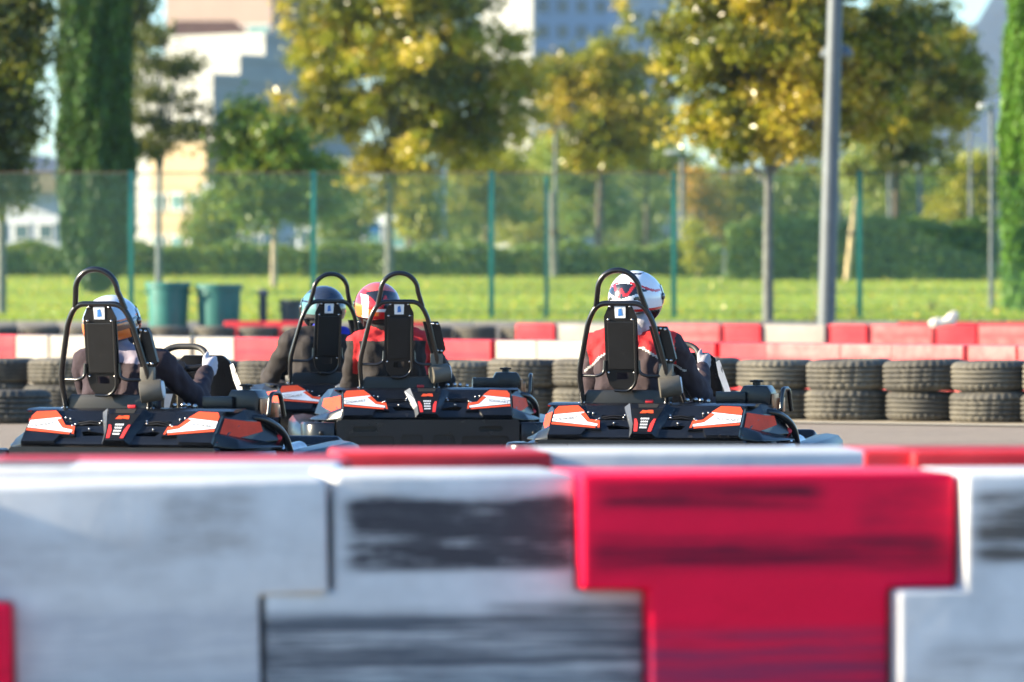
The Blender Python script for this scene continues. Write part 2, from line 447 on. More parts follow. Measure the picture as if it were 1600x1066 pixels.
    lo = [Vector(fs(a*1.20, c, .006)) for a, c in row]; hi = [Vector(fs(a*.90, c, .0325)) for a, c in row]
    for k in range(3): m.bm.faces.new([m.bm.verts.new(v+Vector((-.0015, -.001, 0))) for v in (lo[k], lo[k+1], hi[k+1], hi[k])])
    m.build('edge_glint', M['glint_silver'], t, smooth=False)
    pl = lambda name, poly, mt, h=.0335: MB().prism(poly, lambda x, z: fs(x, z, h), lambda x, z: fs(x, z, h-.002)).build(name, M[mt], t, smooth=False)
    pl('badge_plate', [(-.045, .29), (.045, .29), (.055, .35), (.078, .402), (-.078, .402), (-.055, .35)], 'black_plate', .0335)
    pl('slot_shade', [(-.046, .406), (.046, .406), (.052, .424), (-.052, .424)], 'hollow_shade', .0338)  # flat dark plate, the slot's shade painted in its colour
    pl('orange_logo', [(-.034, .379), (-.004, .379), (0, .382), (.022, .379), (.034, .379), (.030, .394), (.004, .394), (-.002, .391), (-.022, .394)], 'orange', .0355)
    for sg in (-1, 1):
        f = (lambda p: p) if sg > 0 else mirror
        pl('orange_stripe', f([(.026, .292), (.043, .292), (.054, .352), (.043, .352), (.031, .33)]), 'red_sticker', .0355)
    for z, w, n_ in ((.349, .022, 5), (.335, .019, 4), (.321, .019, 5), (.307, .018, 6)):   # four rows of small print, unreadable in the photo
        q = MB()
        for k in range(n_):
            x0 = -w+2*w*k/n_; q.prism([(x0, z), (x0+2*w/n_*.72, z), (x0+2*w/n_*.72, z+.007), (x0, z+.007)], lambda x, c: fs(x, c, .036), lambda x, c: fs(x, c, .0345))
        q.build('small_print', M['white_sticker'], t, smooth=False)
    q = MB(); q.box((-.03, .17, .459), (.04, .03, .014)); q.build('red_catch', M['red_plastic'], t, bevel=.003)
    # --- roll frame behind the seat
    b = MB()
    arch = fillet([(SEATX-.208, .18, .40), (SEATX-.222, .13, .60), (SEATX-.160, .07, .860), (SEATX-.112, .055, .940), (SEATX+.112, .055, .940), (SEATX+.160, .07, .860), (SEATX+.222, .13, .60), (SEATX+.208, .18, .40)], .055, 8)
    b.tube(arch, .0135, 14); fr = b.build('roll_frame', M['black_tube'], t)
    b = MB()
    hoop = [(SEATX-.122, .062, .915), (SEATX-.112, .045, .965)]
    for k in range(19):
        a = math.pi*(1-k/18); hoop.append((SEATX+.105*math.cos(a), .03-.02*math.sin(a), 1.0+.102*math.sin(a)))
    hoop += [(SEATX+.116, .045, .965), (SEATX+.132, .062, .915)]
    b.tube(hoop, .0135, 14)
    b.build('head_hoop', M['black_tube'], t)
    for sg in (-1, 1):
        b = MB(); b.tube(fillet([(SEATX+sg*.215, .14, .585), (SEATX+sg*.12, .10, .583), (SEATX+sg*.088, .10, .60), (SEATX+sg*.085, .10, .66)], .04, 6), .008, 10)
        b.build('cross_tube', M['black_tube'], t)
        bolts(fr, [(SEATX+sg*.208, .165, .452), (SEATX+sg*.225, .165, .447)], .011)
    # back plate with its bent lower hook
    pp = [(-.062, .520+.40), (-.052, .935), (.052, .935), (.062, .92), (.083, .875), (.083, .60), (.068, .545), (.035, .505), (-.035, .505), (-.068, .545), (-.083, .60), (-.083, .875)]
    hol = [(-.030, .566), (.030, .566), (.030, .600), (-.030, .600)]
    yb = lambda z: .058+(.94-z)*.16
    b = MB(); b.prism(pp, lambda x, z: (SEATX+x, yb(z), z), lambda x, z: (SEATX+x, yb(z)+.008, z), [hol])
    bp = b.build('back_plate', M['black_plate'], t, smooth=False)
    b = MB(); b.prism([(-.066, .615), (.066, .615), (.066, .85), (-.066, .85)], lambda x, z: (SEATX+x, yb(z)-.013-(.006 if abs(x) < .05 else 0), z), lambda x, z: (SEATX+x, yb(z)-.0005, z))
    b.build('plate_cover', M['black_plate'], bp, smooth=False, bevel=.004)
    b = MB(); b.tube(fillet([(SEATX+.072, yb(.84)-.012, .86), (SEATX+.072, yb(.6)-.012, .545), (SEATX+.03, yb(.5)-.012, .508), (SEATX-.04, yb(.5)-.012, .512)], .05, 8), .0075, 10)
    b.build('plate_rod', M['black_tube'], bp)
    b = MB(); b.prism([(-.026, .868), (.026, .868), (.028, .925), (-.028, .925)], lambda x, z: (SEATX+x, yb(z)-.005, z), lambda x, z: (SEATX+x, yb(z)-.001, z))
    sk = b.build('paper_sticker', M['white_sticker'], bp, smooth=False)
    b = MB(); b.prism([(-.010, .878), (.012, .882), (.006, .916), (-.008, .912)], lambda x, z: (SEATX+x, yb(z)-.007, z), lambda x, z: (SEATX+x, yb(z)-.0052, z))
    b.build('blue_print', M['blue_mark'], sk, smooth=False)
    bolts(bp, [(SEATX+x, yb(z)-.006, z) for x, z in ((-.06, .86), (.06, .86), (-.066, .60), (.062, .60), (-.05, .925), (.05, .925))], .0068)
    # bracket plate and round canister hanging on the right leg of the frame
    e = lambda x, z: (SEATX+.155+x, .13-(z-.6)*.12, z)
    br = [(-.02, .828), (.068, .828), (.082, .800), (.112, .668), (.090, .640), (.030, .640), (.012, .70)]
    hl = [(.012, .765), (.028, .768), (.034, .800), (.018, .802)]
    b = MB(); b.prism(br, lambda x, z: e(x, z), lambda x, z: (e(x, z)[0], e(x, z)[1]+.03, z), [hl])
    bk = b.build('frame_bracket', M['black_plate'], t, smooth=False, bevel=.002)
    bolts(bk, [(e(x, z)[0], e(x, z)[1]-.004, z) for x, z in ((.04, .815), (.062, .812), (.046, .665), (.066, .662), (.088, .660))], .008)
    b = MB(); b.box((SEATX+.215, .135, .60), (.07, .03, .09)); b.cyl((SEATX+.185, .115, .525), (SEATX+.285, .145, .540), .052, .050, 24)
    b.build('canister', M['canister_skin'], t, bevel=.006)
    b = MB(); b.cyl((SEATX+.2865, .1455, .5402), (SEATX+.293, .147, .541), .042, .038, 20); b.build('canister_cap', M['white_panel'], t)
    # --- seat shell
    m = MB(); nu, nv = 17, 9; g = []
    for i in range(nu):
        u = -1+2*i/(nu-1); row = []
        for j in range(nv):
            v = j/(nv-1)
            x = SEATX+u*(.185+.025*v); y = .215-.02*v+.07*abs(u)**3+(.22*(1-v)**2.5); z = .17+.345*v-.02*abs(u)**6*v
            row.append(m.bm.verts.new((x, y, z)))
        g.append(row)
    for i in range(nu-1):
        for j in range(nv-1): m.bm.faces.new((g[i][j], g[i+1][j], g[i+1][j+1], g[i][j+1]))
    m.box((SEATX, .62, .135), (.36, .50, .03))
    st_ = m.build('seat', M['seat_black'], t, merge=False)
    md = st_.modifiers.new('thick', 'SOLIDIFY'); md.thickness = .018
    b = MB(); b.prism([(-.196, .37), (.196, .37), (.203, .49), (.185, .514), (-.185, .514), (-.203, .49)], lambda x, z: (SEATX+x, .166, z), lambda x, z: (SEATX+x, .182, z))
    b.build('seat_back', M['seat_black'], t, bevel=.005)
    # --- steering
    wc = Vector((-.065, .87, .625)); nrm = Vector((0, -.80, .60)).normalized(); ux = Vector((1, 0, 0)); uy = nrm.cross(ux).normalized()*1.0
    if uy.z < 0: uy = -uy
    rimp = fillet([wc+ux*a+uy*b2 for a, b2 in ((-.155, -.02), (-.10, .135), (.10, .135), (.155, -.02), (.09, -.13), (-.09, -.13))], .075, 8, closed=True)
    b = MB(); b.tube(rimp, .0145, 12, closed=True); sw = b.build('steering_wheel', M['wheel_grip'], t)
    b = MB()
    for a, c in ((-.135, .02), (.135, .02), (0, -.115)): b.tube([wc, wc+ux*a*.5+uy*c*.5-nrm*.006, wc+ux*a+uy*c], [.022, .015, .013], 8)
    b.cyl(wc-nrm*.02, wc+nrm*.02, .04, .034, 20); b.build('spoke', M['black_plate'], sw, bevel=.002)
    b = MB(); b.cyl(wc-nrm*.02, (-.03, 1.28, .24), .012); b.build('steering_column', M['steel'], t)
    # --- front panel with white side stickers
    b = MB(); pf = [(-.15, .26), (.15, .26), (.17, .44), (.135, .66), (.10, .69), (-.10, .69), (-.135, .66), (-.17, .44)]
    fy = lambda z: 1.24-(z-.26)*.36
    b.prism(pf, lambda x, z: (x-.03, fy(z), z), lambda x, z: (x*.86-.03, fy(z)+.05+.06*(1-abs(x)/.2), z*.985+.004))
    np_ = b.build('front_panel', M['black_plastic'], t, bevel=.008)
    for sg in (-1, 1):
        b = MB()
        f3 = lambda a, c, o_=0: Vector((-.03+sg*(.152+a*.10+o_), fy(c)-.02-a*.05-o_*.5, c))
        b.prism([(-.15, .64), (.02, .65), (.50, .50), (.62, .42), (.44, .43), (-.05, .57)], lambda a, c: f3(a, c, .006), lambda a, c: f3(a, c, 0))
        b.build('white_wing_sticker', M['white_panel'], np_, smooth=False)
        b = MB(); b.prism([(.04, .60), (.12, .585), (.13, .61), (.06, .62)], lambda a, c: f3(a, c, .0085), lambda a, c: f3(a, c, .0065)); b.build('dark_mark', M['dark_print'], np_, smooth=False)
    # --- nose, side pods, frame, wheels
    b = MB()
    b.prism([(1.42, .07), (1.40, .22), (1.46, .30), (1.60, .26), (1.68, .14), (1.66, .07)], lambda y, z: (-.56, y-.06, z), lambda y, z: (.56, y-.06, z))
    b.build('nose', M['black_plastic'], t, bevel=.03, seg=3)
    for sg in (-1, 1):
        b = MB(); k = 12
        path = [(sg*.66, .34, .165), (sg*.675, .50, .17), (sg*.68, .80, .175), (sg*.685, 1.05, .18), (sg*.66, 1.25, .175), (sg*.60, 1.36, .165)]
        secs = [(.05, .06), (.075, .085), (.085, .095), (.09, .105), (.075, .09), (.04, .05)]
        rings = []
        for (x, y, z), (w, h) in zip(path, secs):
            rings.append([b.bm.verts.new((x+w*math.copysign(abs(math.cos(2*math.pi*q/k))**.6, math.cos(2*math.pi*q/k)), y, z+h*math.copysign(abs(math.sin(2*math.pi*q/k))**.6, math.sin(2*math.pi*q/k)))) for q in range(k)])
        for i in range(5):
            for q in range(k): b.bm.faces.new((rings[i][q], rings[i][(q+1) % k], rings[i+1][(q+1) % k], rings[i+1][q]))
        b.bm.faces.new(rings[0][::-1]); b.bm.faces.new(rings[-1]); b.build('side_pod', M['black_plastic'], t)
        b = MB(); b.tube([(sg*.58, .42, .09), (sg*.66, .50, .085), (sg*.66, 1.2, .085), (sg*.58, 1.3, .085)], .014, 10); b.build('nerf_bar', M['steel'], t)
        for y, r, w, x in ((.10, .138, .19, .50), (1.12, .130, .125, .50)):
            b = MB(); q = w/2
            b.lathe([(r*.52, -q), (r*.85, -q), (r*.97, -q*.86), (r, -q*.6), (r, q*.6), (r*.97, q*.86), (r*.85, q), (r*.52, q)], 28, 'X', (sg*x, y, r), close=True)
            wh = b.build('wheel', M['rubber'], t)
            b = MB(); b.lathe([(.02, -q*.5), (r*.5, -q*.9), (r*.53, -q*.9), (r*.53, q*.9), (r*.5, q*.9), (.02, q*.5)], 24, 'X', (sg*x, y, r), close=True); b.build('rim', M['steel'], wh)
    b = MB()
    for sg in (-1, 1): b.tube(fillet([(sg*.34, -.06, .13), (sg*.34, .35, .06), (sg*.30, 1.0, .06), (sg*.22, 1.45, .07)], .15, 5), .016, 10)
    b.cyl((-.62, .10, .138), (.62, .10, .138), .02); b.box((0, .95, .045), (.50, .95, .012)); b.build('chassis', M['black_tube'], t)
    # --- engine with airbox on the right
    b = MB()
    b.box((.42, .40, .24), (.22, .28, .26))
    for k in range(6): b.box((.42, .40, .34+.018*k), (.19-.004*k, .24, .008))
    b.build('engine', M['black_plate'], t, bevel=.004)
    b = MB(); b.box((.35, .30, .475), (.15, .03, .06)); b.build('engine_shroud', M['black_plastic'], t, bevel=.004)
    b = MB(); b.prism([(-.075, .42), (.075, .42), (.082, .50), (.06, .535), (-.06, .535), (-.078, .50)], lambda x, z: (.468+x, .31, z), lambda x, z: (.468+x*.95, .47, z))
    ab = b.build('air_box', M['black_plastic'], t, bevel=.008)
    b = MB(); b.cyl((.465, .37, .536), (.465, .37, .552), .02); b.box((.465, .37, .556), (.065, .022, .010)); b.box((.465, .37, .558), (.022, .06, .010)); b.build('knob', M['black_plate'], ab, bevel=.002)
    b = MB(); b.box((.556, .38, .455), (.012, .12, .08)); b.box((.57, .46, .44), (.03, .05, .07)); b.build('engine_cowl', M['warm_reflection'], t, bevel=.003)
    b = MB(); b.tube(fillet([(.555, .30, .405), (.60, .30, .41), (.605, .32, .52), (.615, .42, .52), (.62, .46, .41)], .03, 5), .011, 10); b.build('guard_loop', M['black_tube'], t)
    b = MB(); b.tube(fillet([(.46, .24, .40), (.575, .25, .412), (.645, .38, .35), (.65, .50, .20)], .08, 7), .018, 12); b.build('engine_guard', M['black_tube'], t)
    b = MB(); b.cyl((.60, .42, .22), (.60, .72, .24), .048, .048, 18); b.tube([(.50, .40, .30), (.57, .42, .31), (.60, .46, .25)], .018, 10); b.build('exhaust', M['steel'], t)
    b = MB()
    for k in range(3): b.tube(fillet([(.54, .34+.02*k, .40), (.60+.02*k, .40, .36-.03*k), (.58, .50, .22)], .06, 5), .007, 8)
    b.build('hose', M['rubber'], t)
    b = MB(); b.cyl((.61, .40, .30), (.63, .37, .315), .016, .014); b.build('oil_cap', M['red_plastic'], t, bevel=.004)
    bolts(t, [(.13, .30, .462), (.17, .31, .464), (.20, .30, .462), (.24, .28, .458)], .012, 'fastener')
    b = MB(); b.tube([(.28, .62, .20), (.30, .66, .50)], .012, 8); b.tube([(.02, .45, .40), (.14, .70, .44)], .032, 10); b.build('side_lever', M['steel'], t)
    return t

YAW = {'a': R(18), 'b': R(-3), 'c': R(14), 'd': R(-17)}
SPOT = {'a': (-1.805, 8889/335), 'b': (-.482, 8889/276), 'c': (.665, 8889/320), 'd': (-.925, 8889/262)}
KLAB = {'c': 'kart of the driver in the white helmet, angled in front of the tyre stacks',
        'b': 'kart of the driver in the red helmet, showing its whole rear bumper with moulded pockets',
        'a': 'kart of the driver in the blue and orange helmet, steering wheel and gloved hand showing',
        'd': 'kart of the driver in the dark helmet, farther back and half hidden by another kart'}
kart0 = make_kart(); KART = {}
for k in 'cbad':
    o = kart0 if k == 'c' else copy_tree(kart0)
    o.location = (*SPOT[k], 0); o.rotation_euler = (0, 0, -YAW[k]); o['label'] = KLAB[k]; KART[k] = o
# ------------------------------------------------------------------ drivers
def capsule(bm, a, b, ra, rb):
    vs = []
    for c, r in ((a, ra), (b, rb)):
        q = bmesh.ops.create_uvsphere(bm, u_segments=12, v_segments=8, radius=r)
        bmesh.ops.translate(bm, vec=c, verts=q['verts']); vs += q['verts']
    h = bmesh.ops.convex_hull(bm, input=vs, use_existing_faces=False)
    junk = [g for g in h['geom_interior'] if isinstance(g, bmesh.types.BMVert)]
    keep = {f for f in h['geom'] if isinstance(f, bmesh.types.BMFace)}
    old = [f for f in {f for v in vs if v.is_valid for f in v.link_faces} if f not in keep]
    bmesh.ops.delete(bm, geom=old, context='FACES_ONLY')
    bmesh.ops.delete(bm, geom=[v for v in junk if v.is_valid], context='VERTS')

def body_mesh(name, bones, mats, parent, rule, voxel=.0075):
    """one continuous body: tapered limbs fused into a single surface; colours by the nearest limb"""
    bm = bmesh.new()
    for a, b, ra, rb, _ in bones: capsule(bm, Vector(a), Vector(b), ra, rb)
    me = bpy.data.meshes.new('tmp'); bm.to_mesh(me); bm.free()
    ob = bpy.data.objects.new('tmp', me); COL.objects.link(ob)
    r = ob.modifiers.new('r', 'REMESH'); r.mode = 'VOXEL'; r.voxel_size = voxel
    sm = ob.modifiers.new('s', 'SMOOTH'); sm.factor = .5; sm.iterations = 5
    dg = bpy.context.evaluated_depsgraph_get(); dg.update()
    out = bpy.data.meshes.new_from_object(ob.evaluated_get(dg))
    bpy.data.objects.remove(ob); bpy.data.meshes.remove(me)
    n = len(out.polygons); C = np.empty(n*3); out.polygons.foreach_get('center', C); C = C.reshape(-1, 3)
    best = np.full(n, 9.0); idx = np.zeros(n, int)
    for a, b, ra, rb, tg in bones:
        a, b = np.array(a), np.array(b); d = b-a; t = np.clip(((C-a)@d)/max(d@d, 1e-9), 0, 1)
        dist = np.linalg.norm(C-(a+t[:, None]*d), axis=1)-(ra+(rb-ra)*t)
        m = dist < best; best[m] = dist[m]; idx[m] = tg
    idx = rule(C, idx)
    out.materials.clear()
    for m in mats: out.materials.append(m)
    out.polygons.foreach_set('material_index', idx.astype(np.int32)); out.polygons.foreach_set('use_smooth', np.full(n, True)); out.update()
    V = np.empty(len(out.vertices)*3); out.vertices.foreach_get('co', V); V = V.reshape(-1, 3)
    Nn = np.empty(len(out.vertices)*3); out.vertices.foreach_get('normal', Nn); Nn = Nn.reshape(-1, 3)
    # cloth folds: bands that bend with the limbs
    w1 = np.sin(V[:, 2]*62+np.sin(V[:, 0]*21+V[:, 1]*9)*1.7)*np.sin(V[:, 0]*17+V[:, 2]*11+1)
    w2 = np.sin((V[:, 0]+V[:, 1])*75+np.sin(V[:, 2]*33)*1.5)*np.sin(V[:, 1]*23+2)
    hand = (V[:, 1] > .76) & (V[:, 2] > .5); head = V[:, 2] > .80
    V += Nn*((.0050*w1+.0038*w2)*np.where(hand | head, 0, 1))[:, None]
    out.vertices.foreach_set('co', V.ravel()); out.update()
    out.name = name
    return link(name, out, parent)

SUIT, YOKE, GLOVE, COLLAR, SHOE, SKIN, PIPE = range(7)
def driver(key, label, mats, head, yoke='yoke', lean=0.0, sh=.70, hyaw=0.0):
    t = thing('person', label, 'person', (*SPOT[key], 0), -YAW[key], 'drivers sitting in the karts')
    sx = SEATX; L = lambda x, y, z: (sx+x, y, z)
    hd = Vector((sx+head[0], head[1], head[2]))
    B = []
    def bone(a, b, ra, rb, tg): B.append((a, b, ra, rb, tg))
    # trunk
    for s in (-1, 1):
        bone(L(s*.075, .46, .27), L(s*.085+lean*.5, .345, .48), .115, .105, SUIT)
        bone(L(s*.085+lean*.5, .345, .48), L(s*.095+lean, .345, sh-.08), .105, .105, SUIT)
        bone(L(lean, .35, sh-.03), L(s*.165+lean, .355, sh-.025), .075, .070, SUIT)
        bone(L(lean, .35, sh+.015), L(s*.13+lean, .355, sh-.005), .055, .062, SUIT)
    bone(L(0, .44, .30), L(lean, .36, sh-.06), .12, .115, SUIT)
    nk = L(lean, .355, sh+.02)
    bone(nk, tuple(hd+Vector((0, 0, -.06))), .062, .060, COLLAR)
    bone(tuple(hd+Vector((0, .01, -.02))), tuple(hd+Vector((0, .01, .03))), .088, .085, SKIN)
    # arms
    wc = Vector((-.065, .87, .625))
    for s in (-1, 1):
        shd = Vector(L(s*.195+lean, .36, sh-.03))
        wr = wc+Vector((s*.165, -.085, -.02))
        el = Vector(((shd.x+wr.x)/2+s*(.075 if s > 0 else .115), .545, .485))
        bone(tuple(shd), tuple(el), .066, .052, SUIT); bone(tuple(el), tuple(wr), .054, .042, SUIT)
        bone(tuple(el+Vector((s*.004, 0, -.012))), tuple(el+Vector((0, .06, .012))), .058, .05, SUIT)
        # hand: palm, four curled fingers round the rim, thumb on top
        g = wc+Vector((s*.155, -.012, .012))
        pa = wr+(g-wr)*.45
        bone(tuple(wr), tuple(wr+(g-wr)*.15), .038, .036, GLOVE)
        bone(tuple(wr+(g-wr)*.2+Vector((0, 0, .012))), tuple(g+Vector((s*.018, -.02, .024))), .026, .022, GLOVE)
        bone(tuple(wr+(g-wr)*.2+Vector((0, 0, -.014))), tuple(g+Vector((s*.018, -.02, -.024))), .026, .022, GLOVE)
        for i, ln in enumerate((.95, 1.05, 1.0, .8)):
            zo = .038-.024*i
            k0 = g+Vector((s*.026, -.014, zo)); k1 = g+Vector((s*.028*ln, .018*ln, zo+.004)); k2 = g+Vector((s*.004, .034*ln, zo+.004)); k3 = g+Vector((-s*.020*ln, .022, zo))
            bone(tuple(k0), tuple(k1), .0125, .0115, GLOVE); bone(tuple(k1), tuple(k2), .0115, .0105, GLOVE); bone(tuple(k2), tuple(k3), .0105, .0095, GLOVE)
        th0 = pa+Vector((-s*.012, .0, .026)); th1 = g+Vector((-s*.016, -.016, .046)); th2 = g+Vector((-s*.012, .012, .066))
        bone(tuple(th0), tuple(th1), .015, .013, GLOVE); bone(tuple(th1), tuple(th2), .0125, .0105, GLOVE)
    # legs
    for s in (-1, 1):
        hip = L(s*.09, .47, .24); kn = (-.06+s*.19, .90, .40); an = (-.04+s*.15, 1.22, .17)
        bone(hip, kn, .095, .066, SUIT); bone(kn, an, .062, .043, SUIT)
        bone((an[0], an[1]+.0, an[2]-.05), (an[0], an[1]+.13, an[2]+.0), .042, .034, SHOE)
    def rule(C, idx):
        x = C[:, 0]-sx-lean; y = C[:, 1]; z = C[:, 2]
        suit = idx == SUIT
        if yoke == 'yoke':      # coloured shoulders with a curved seam, pale piping along it
            seam = sh-.045-.62*np.clip(np.abs(x)-.07, 0, 1)
            up = suit & (z > seam) & (np.abs(x) < .222) & (y < .46)
            idx = np.where(up, YOKE, idx)
            idx = np.where(suit & (np.abs(z-seam) < .006) & (np.abs(x) < .26), PIPE, idx)
        elif yoke == 'epaulette':
            up = suit & (((z > sh-.02)) | ((np.abs(x) > .19) & (np.abs(x) < .225) & (z > sh-.21) & (y < .46)))
            idx = np.where(up, YOKE, idx)
        elif yoke == 'collar':
            idx = np.where(suit & (z > sh+.012) & (np.abs(x-.06) < .10), YOKE, idx)
        elif yoke == 'left':
            idx = np.where(suit & (z > sh-.03) & (np.abs(x) < .12), YOKE, idx)
        return idx
    body_mesh('body', B, mats, t, rule)
    return t, hd

def helmet(parent, c, yaw, pitch, paint, mats, collar=None):
    """full-face helmet; paint(x, y, z) over arrays of the shell's own axes (y forward) -> material index"""
    nu, nv = 120, 84; rings = []
    V = []; 
    for j in range(nv+1):
        ph = -1.02+(math.pi/2+1.02)*j/nv
        for i in range(nu):
            th = 2*math.pi*i/nu
            x, y, z = .131*math.cos(ph)*math.cos(th), .158*math.cos(ph)*math.sin(th), .138*math.sin(ph)
            f = max(0, math.sin(th))
            if z < -.02:
                k = (-.02-z)/.1
                y += f**2*.035*k; x *= 1+.06*k
                if math.sin(th) < 0: y *= 1-.10*k
            if z > .06: y -= .010*(z-.06)/.08
            if z < -.055 and math.sin(th) < .2: z = -.055+(z+.055)*(.35+.4*max(0, math.sin(th)))
            V.append((x, y, z))
    F = [(j*nu+i, j*nu+(i+1) % nu, (j+1)*nu+(i+1) % nu, (j+1)*nu+i) for j in range(nv) for i in range(nu)]
    V = np.array(V); F = np.array(F); C = V[F].mean(axis=1)
    mi = paint(C[:, 0], C[:, 1], C[:, 2])
    h = mesh_np('helmet', V, F, mats, parent, True, mi)
    h.location = c; h.rotation_euler = (pitch, 0, yaw)
    # rolled lower edge, visor, rear spoiler lip
    ring = [Vector(V[i]) for i in range(0, nu, 3)]
    b = MB(); b.tube(ring, .011, 8, closed=True)
    b.prism([(p.x*.95, p.y*.95) for p in ring], lambda x, y: (x, y, -.062-.03*max(0, y)), None)
    b.build('helmet_trim', M['liner'], h)
    b = MB(); g = []
    for i in range(25):
        th = R(18)+R(144)*i/24; row = []
        for j in range(9):
            ph = -.28+.72*j/8
            row.append(b.bm.verts.new((.134*math.cos(ph)*math.cos(th), .163*math.cos(ph)*math.sin(th)+.004, .138*math.sin(ph))))
        g.append(row)
    for i in range(24):
        for j in range(8): b.bm.faces.new((g[i][j], g[i+1][j], g[i+1][j+1], g[i][j+1]))
    b.build('visor', M['visor'], h)
    for s in (-1, 1): MB().ball((s*.130, .045, .005), .018, sx=.4).build('visor_pivot', M['h_black'], h)
    return h

def seg_d(x, z, a, b):
    px, pz = x-a[0], z-a[1]; dx, dz = b[0]-a[0], b[1]-a[1]
    t = np.clip((px*dx+pz*dz)/(dx*dx+dz*dz), 0, 1); return np.hypot(px-t*dx, pz-t*dz)
def paint_white(x, y, z):
    m = np.zeros(len(x), int); back = y < .03; a = np.abs(x)
    band = back & (z > .012+.30*a) & (z < .086-3.4*x*x)
    m[band] = 1
    red = np.minimum.reduce([seg_d(x, z, (-.052, .072), (-.014, .026)), seg_d(x, z, (-.014, .026), (-.004, .058)), seg_d(x, z, (-.004, .058), (.016, .030)), seg_d(x, z, (.016, .030), (.030, .030)), seg_d(x, z, (.030, .030), (.056, .076))]) < .0065
    m[back & red & (z > .018)] = 2
    edge = back & (np.abs(z-(.092-3.4*x*x)) < .005) & (a > .03); m[edge] = 2
    vent = back & (a > .062) & (a < .095) & (np.abs(z-(.012-.9*np.clip(a-.078, 0, 1))) < .010) & (a > .062); m[vent] = 1
    top = back & (a < .055) & (np.abs(z-(.128-1.2*x*x)) < .0028); m[top] = 1
    m[(z < -.050)] = 1
    m[(np.abs(z+.047) < .006) & (x > .03)] = 2
    return m
def paint_red(x, y, z):   # 0 red 1 black 2 white 3 orange 4 pink
    m = np.zeros(len(x), int); back = y < .06
    m[back & (z > .085-.2*x)] = 4
    m[back & (x > -.085+.5*np.clip(.06-z, 0, 1)) & (z > .012-.5*x) & (z < .105-2.2*x*x)] = 1
    m[back & (np.minimum(seg_d(x, z, (-.02, .035), (.03, .055)), seg_d(x, z, (0, .02), (.02, .07))) < .008)] = 0
    for k in range(3): m[back & (seg_d(x, z, (-.085+.010*k, .074-.004*k), (-.05+.008*k, .035)) < .0022)] = 0
    m[(x < -.075) & (x > -.108) & (z < .075) & back] = 2  # reflection on the left side, painted as a white band
    m[(x < -.104) & (z < .02) & back] = 3
    m[back & (x > -.075) & (x < -.02) & (z < .0) & (z > -.04)] = 3
    m[back & (x > -.04) & (x < .03) & (np.abs(z+.005) < .010)] = 2
    m[back & (x > .10) & (z > .0) & (z < .09)] = 4
    m[z < -.055] = 1
    return m
def paint_blue(x, y, z):  # 0 pale blue 1 orange 2 brown 3 white 4 black
    m = np.zeros(len(x), int); back = y < .08
    m[z > .10] = 3
    m[back & (np.abs(z-(.062-.5*x)) < .014)] = 2
    m[back & (z < .052-.10*np.abs(x)) & (x < .125)] = 1
    m[back & (np.abs(z-.046+.15*np.abs(x)) < .005)] = 4
    m[back & (x > .085) & (z < .015) & (z > -.008)] = 2
    m[back & (x < -.10) & (z < .0)] = 3
    m[z < -.055] = 4
    return m
def paint_dark(x, y, z):  # 0 navy 1 grey 2 teal 3 black
    m = np.zeros(len(x), int)
    m[z < .040] = 1
    m[(x < -.095) & (z > -.03)] = 2
    m[np.abs(z-.045) < .006] = 3
    m[(y < 0) & (z < .02) & (np.abs(x+.05) < .022)] = 2
    m[z < -.050] = 3
    return m

# white helmet
t, hd = driver('c', 'person in a mauve suit with red shoulders and white helmet with red zigzag', [M['suit_mauve'], M['suit_red'], M['glove_grey'], M['collar_black'], M['shoe'], M['skin'], M['piping']], (.005, .385, .965), 'yoke', sh=.765)
h = helmet(t, hd, R(-14), R(6), paint_white, [M['h_white'], M['h_black'], M['h_red']])
def on_helmet(a, c): 
    y = -.158*math.sqrt(max(.02, 1-(a/.131)**2-(c/.138)**2))-.002
    return (a, y, c)
text_mesh('helmet_letter', 'G', .030, lambda a, c: on_helmet(a+.038, c-.016), M['h_black'], h)
text_mesh('helmet_letter', 'I', .030, lambda a, c: on_helmet(a+.000, c-.016), M['h_black'], h)
b = MB(); b.ball((hd.x+.045, hd.y-.045, hd.z-.125), .07, sx=.75, sy=.7, sz=1.0); b.ball((hd.x+.02, hd.y-.07, hd.z-.155), .05, sx=.8, sy=.6, sz=1.1)
b.build('neck_cloth', M['silver_cloth'], t)
# red helmet
t, hd = driver('b', 'person in a dark suit with red shoulder stripes and a glossy red helmet', [M['suit_brown'], M['suit_red'], M['glove_black'], M['collar_black'], M['shoe'], M['skin'], M['piping']], (-.112, .36, .915), 'epaulette', lean=-.03, sh=.735)
helmet(t, hd, R(8), R(8), paint_red, [M['h_red'], M['h_black'], M['h_white'], M['h_orange'], M['h_pink']])
# blue and orange helmet
t, hd = driver('a', 'person in a violet suit with pale gloves and a blue, white and orange helmet', [M['suit_violet'], M['suit_lilac'], M['glove_pale'], M['suit_lilac'], M['shoe'], M['skin'], M['suit_cream']], (-.065, .37, .845), 'left', sh=.69)
helmet(t, hd, R(-8), R(14), paint_blue, [M['h_blue'], M['h_orange'], M['h_brown'], M['h_white'], M['h_black']])
# dark helmet
t, hd = driver('d', 'person in a grey suit with a blue collar and a dark navy helmet', [M['suit_grey'], M['suit_blue'], M['glove_pale'], M['suit_blue'], M['shoe'], M['skin'], M['piping']], (.045, .36, .895), 'collar', lean=.035, sh=.73)
helmet(t, hd, R(10), R(4), paint_dark, [M['h_navy'], M['h_grey'], M['h_teal'], M['h_black']])
